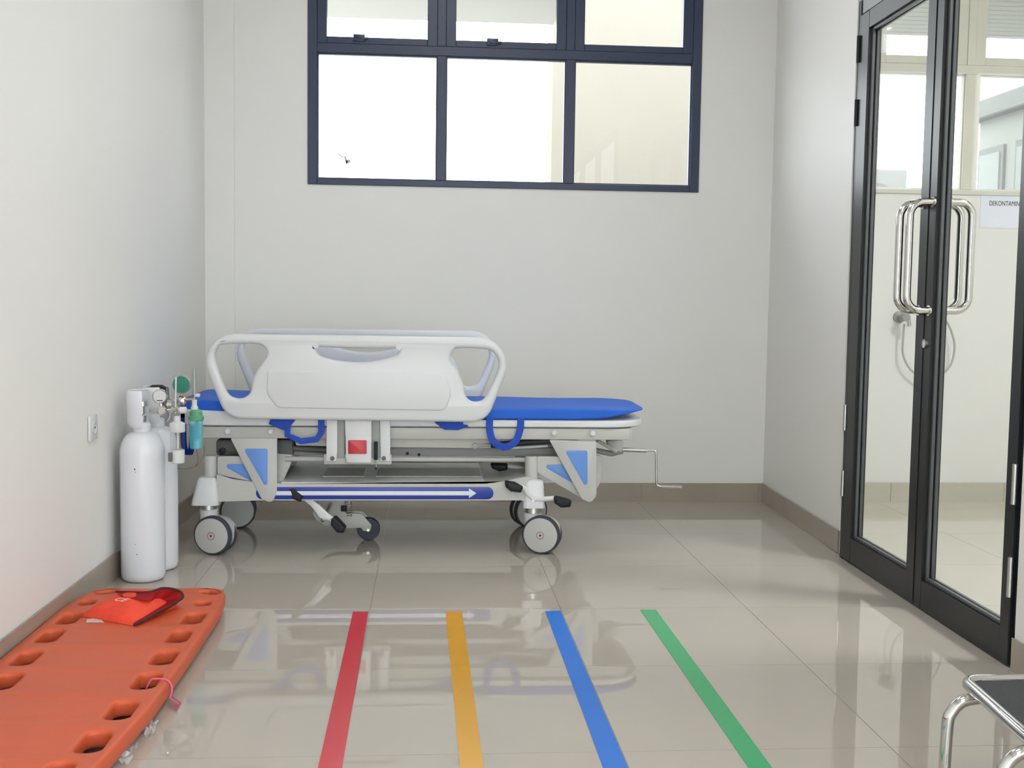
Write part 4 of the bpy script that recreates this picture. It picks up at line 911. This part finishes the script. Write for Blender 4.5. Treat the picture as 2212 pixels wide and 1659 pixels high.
# pink ribbon round the board's edge
bm = B(); r0 = onZ(340, 1472, ZB + 0.004)
yr0 = onZ(362, 1470, ZB).y; ex_ = BR + 0.0035
path = [Vector((ex_ - 0.062, yr0, ZB - 0.020)), Vector((ex_ - 0.050, yr0, ZB + 0.002)), Vector((ex_ - 0.036, yr0, ZB + 0.0045)), Vector((ex_ - 0.014, yr0 - 0.002, ZB + 0.003)), Vector((ex_ - 0.001, yr0 - 0.006, ZB - 0.008)), Vector((ex_ + 0.002, yr0 - 0.012, ZB - 0.024)), Vector((ex_ - 0.002, yr0 - 0.02, 0.018))]
tube(bm, path, 0.0022, 6, smooth=6); rbn = thing('pink_ribbon', 'pink ribbon tied round the right edge of the orange board', 'ribbon', tuple(onZ(368, 1515, 0.0)))
mk('loop', bm, PINK, rbn)
for (a, b_, c_) in (((365, 1502), (372, 1518), (386, 1524)), ((364, 1503), (368, 1522), (382, 1533)), ((366, 1503), (378, 1512), (390, 1520))):
    bm = B(); P = cr([onZ(*a, 0.018), onZ(*b_, 0.010), onZ(*c_, 0.003)], 5)
    L_ = [bm.verts.new(v + Vector((0.0, 0.006, 0.001))) for v in P]; R_ = [bm.verts.new(v + Vector((0.004, -0.006, 0))) for v in P]
    for i in range(len(P) - 1): bm.faces.new((L_[i], L_[i + 1], R_[i + 1], R_[i]))
    bmesh.ops.solidify(bm, geom=bm.faces[:], thickness=0.0008); mk('tail', bm, PINK, rbn)

# scraps of clear plastic film on the floor beside the board
def film(label, pts):
    n = 6; P = [onZ(a, b_, 0.0) for a, b_ in pts]; bm = B(); g = []
    for i in range(n + 1):
        r_ = []
        for j in range(n + 1):
            u, v = i / n, j / n; q = (P[0] * (1 - v) + P[1] * v) * (1 - u) + (P[3] * (1 - v) + P[2] * v) * u
            r_.append(bm.verts.new(q + Vector((random.uniform(-.004, .004), random.uniform(-.004, .004), 0.002 + 0.016 * random.random()))))
        g.append(r_)
    for i in range(n):
        for j in range(n): bm.faces.new((g[i][j], g[i + 1][j], g[i + 1][j + 1], g[i][j + 1]))
    o = mk('plastic_film', bm, FILM, label=label, cat='plastic wrap', sharp=20, group='clear film beside the spine board'); base_at(o, tuple(P[0]))
film('crumpled clear film by the orange board, nearest the pink ribbon', [(322, 1566), (344, 1560), (336, 1592), (314, 1594)])
film('crumpled clear film by the orange board at the bottom of the photo', [(268, 1626), (298, 1616), (278, 1659), (250, 1659)])

# ------------------------------------------------------------------ foot stool
ZS = 0.250
fsx = thing('foot_stool', 'low chrome foot stool with black ribbed top at the lower right', 'stool', (1.32, 1.9, 0))
k0 = onZ(2082, 1462, ZS); kx = onZ(2212, 1455, ZS); ky = onZ(2200, 1566, ZS)
ux = Vector((1, -0.02, 0)).normalized(); uy = (ky - k0); uy.z = 0; uy.normalize()
LX, LY_ = 0.44, 0.36
P4 = [k0, k0 + ux * LX, k0 + ux * LX + uy * LY_, k0 + uy * LY_]
pl = fillet([(v.x, v.y, 0.035) for v in P4], 6)
bm = B(); tube(bm, [Vector((v.x, v.y, ZS - 0.008)) for v in pl], 0.0125, 12, True); mk('rim', bm, CHROME, fsx)
cen = sum(P4, Vector()) / 4
pi_ = [Vector((v.x, v.y)) + (Vector((cen.x, cen.y)) - Vector((v.x, v.y))).normalized() * 0.012 for v in pl]
bm = B(); prism(bm, [(v.x, v.y) for v in pi_], ZS - 0.016, ZS - 0.003); mk('top_mat', bm, SEATV, fsx)
for c_, sx_, off in ((P4[0], -1, uy * 0.05), (P4[3], -1, -uy * 0.05), (P4[1], 1, uy * 0.05), (P4[2], 1, -uy * 0.05)):
    base = Vector((c_.x, c_.y, 0)) + off; d = ux * sx_
    pts = [base - d * 0.05 + Vector((0, 0, ZS - 0.027)), base - d * 0.01 + Vector((0, 0, ZS - 0.027)), base + d * 0.022 + Vector((0, 0, ZS - 0.034)), base + d * 0.042 + Vector((0, 0, ZS - 0.056)), base + d * 0.049 + Vector((0, 0, ZS - 0.085)), base + d * 0.052 + Vector((0, 0, 0.02)), base + d * 0.052 + Vector((0, 0, 0.004))]
    bm = B(); tube(bm, pts, 0.0118, 14, smooth=6); lg = mk('leg', bm, CHROME, fsx)
    bm = B(); lathe(bm, [(0.0145, 0.0), (0.0155, 0.004), (0.0155, 0.022), (0.013, 0.025)], base + d * 0.052, 'Z', 16); mk('rubber_foot', bm, RUBBER, lg)

# ------------------------------------------------------------------ in the side room
YW = YB - 0.001
sg_ = thing('wall_sign', 'white paper sign with black lettering under the side room window', 'sign', (2.97, YB, 1.50))
a, b_ = onY(2119, 415, YW), onY(2119, 492, YW)
bm = B(); box(bm, a.x, a.x + 0.40, YB - 0.0025, YB - 0.0005, b_.z, a.z); mk('paper', bm, PAPER, sg_)
tp0 = onY(2136, 443, YW); tm = text_mesh('DEKONTAMINASI', 0.034, lambda c: Vector((tp0.x + c.x * 0.72, YB - 0.0032 - c.z, tp0.z - 0.002 + c.y)))
mk('lettering', tm, INK, sg_, label='DEKONTAMINASI in black capitals')
hs = thing('hand_shower', 'chrome wall tap with a looping shower hose in the side room', 'tap', (2.40, YB, 0.94))
c = onY(1945, 685, YB - 0.02)
bm = B(); lathe(bm, [(0.030, 0.018), (0.030, 0.010), (0.014, 0.004), (0.014, -0.05), (0.020, -0.055), (0.020, -0.075)], (c.x, YB - 0.02, c.z), 'Y', 20); mk('valve_body', bm, SHADEG, hs)
bm = B(); tube(bm, [Vector((c.x, YB - 0.075, c.z)), onY(1962, 688, YB - 0.075), onY(1964, 705, YB - 0.075)], 0.011, 10); mk('spout', bm, CHROME, hs)
bm = B(); tube(bm, [onY(x_, y_, YB - 0.05) for x_, y_ in ((1953, 700), (1951, 730), (1950, 760), (1957, 783), (1972, 803), (2000, 818), (2035, 808), (2055, 785), (2062, 752), (2058, 725), (2048, 700), (2036, 684))], 0.0055, 10, smooth=6); mk('hose', bm, mat('grey_hose', s(176, 180, 174), 0.4), hs)
bm = B(); e0 = onY(2036, 684, YB - 0.05); tube(bm, [e0, e0 + Vector((-0.03, 0.0, 0.06)), e0 + Vector((-0.035, 0.035, 0.07))], 0.012, 10); mk('spray_head', bm, CHROME, hs)
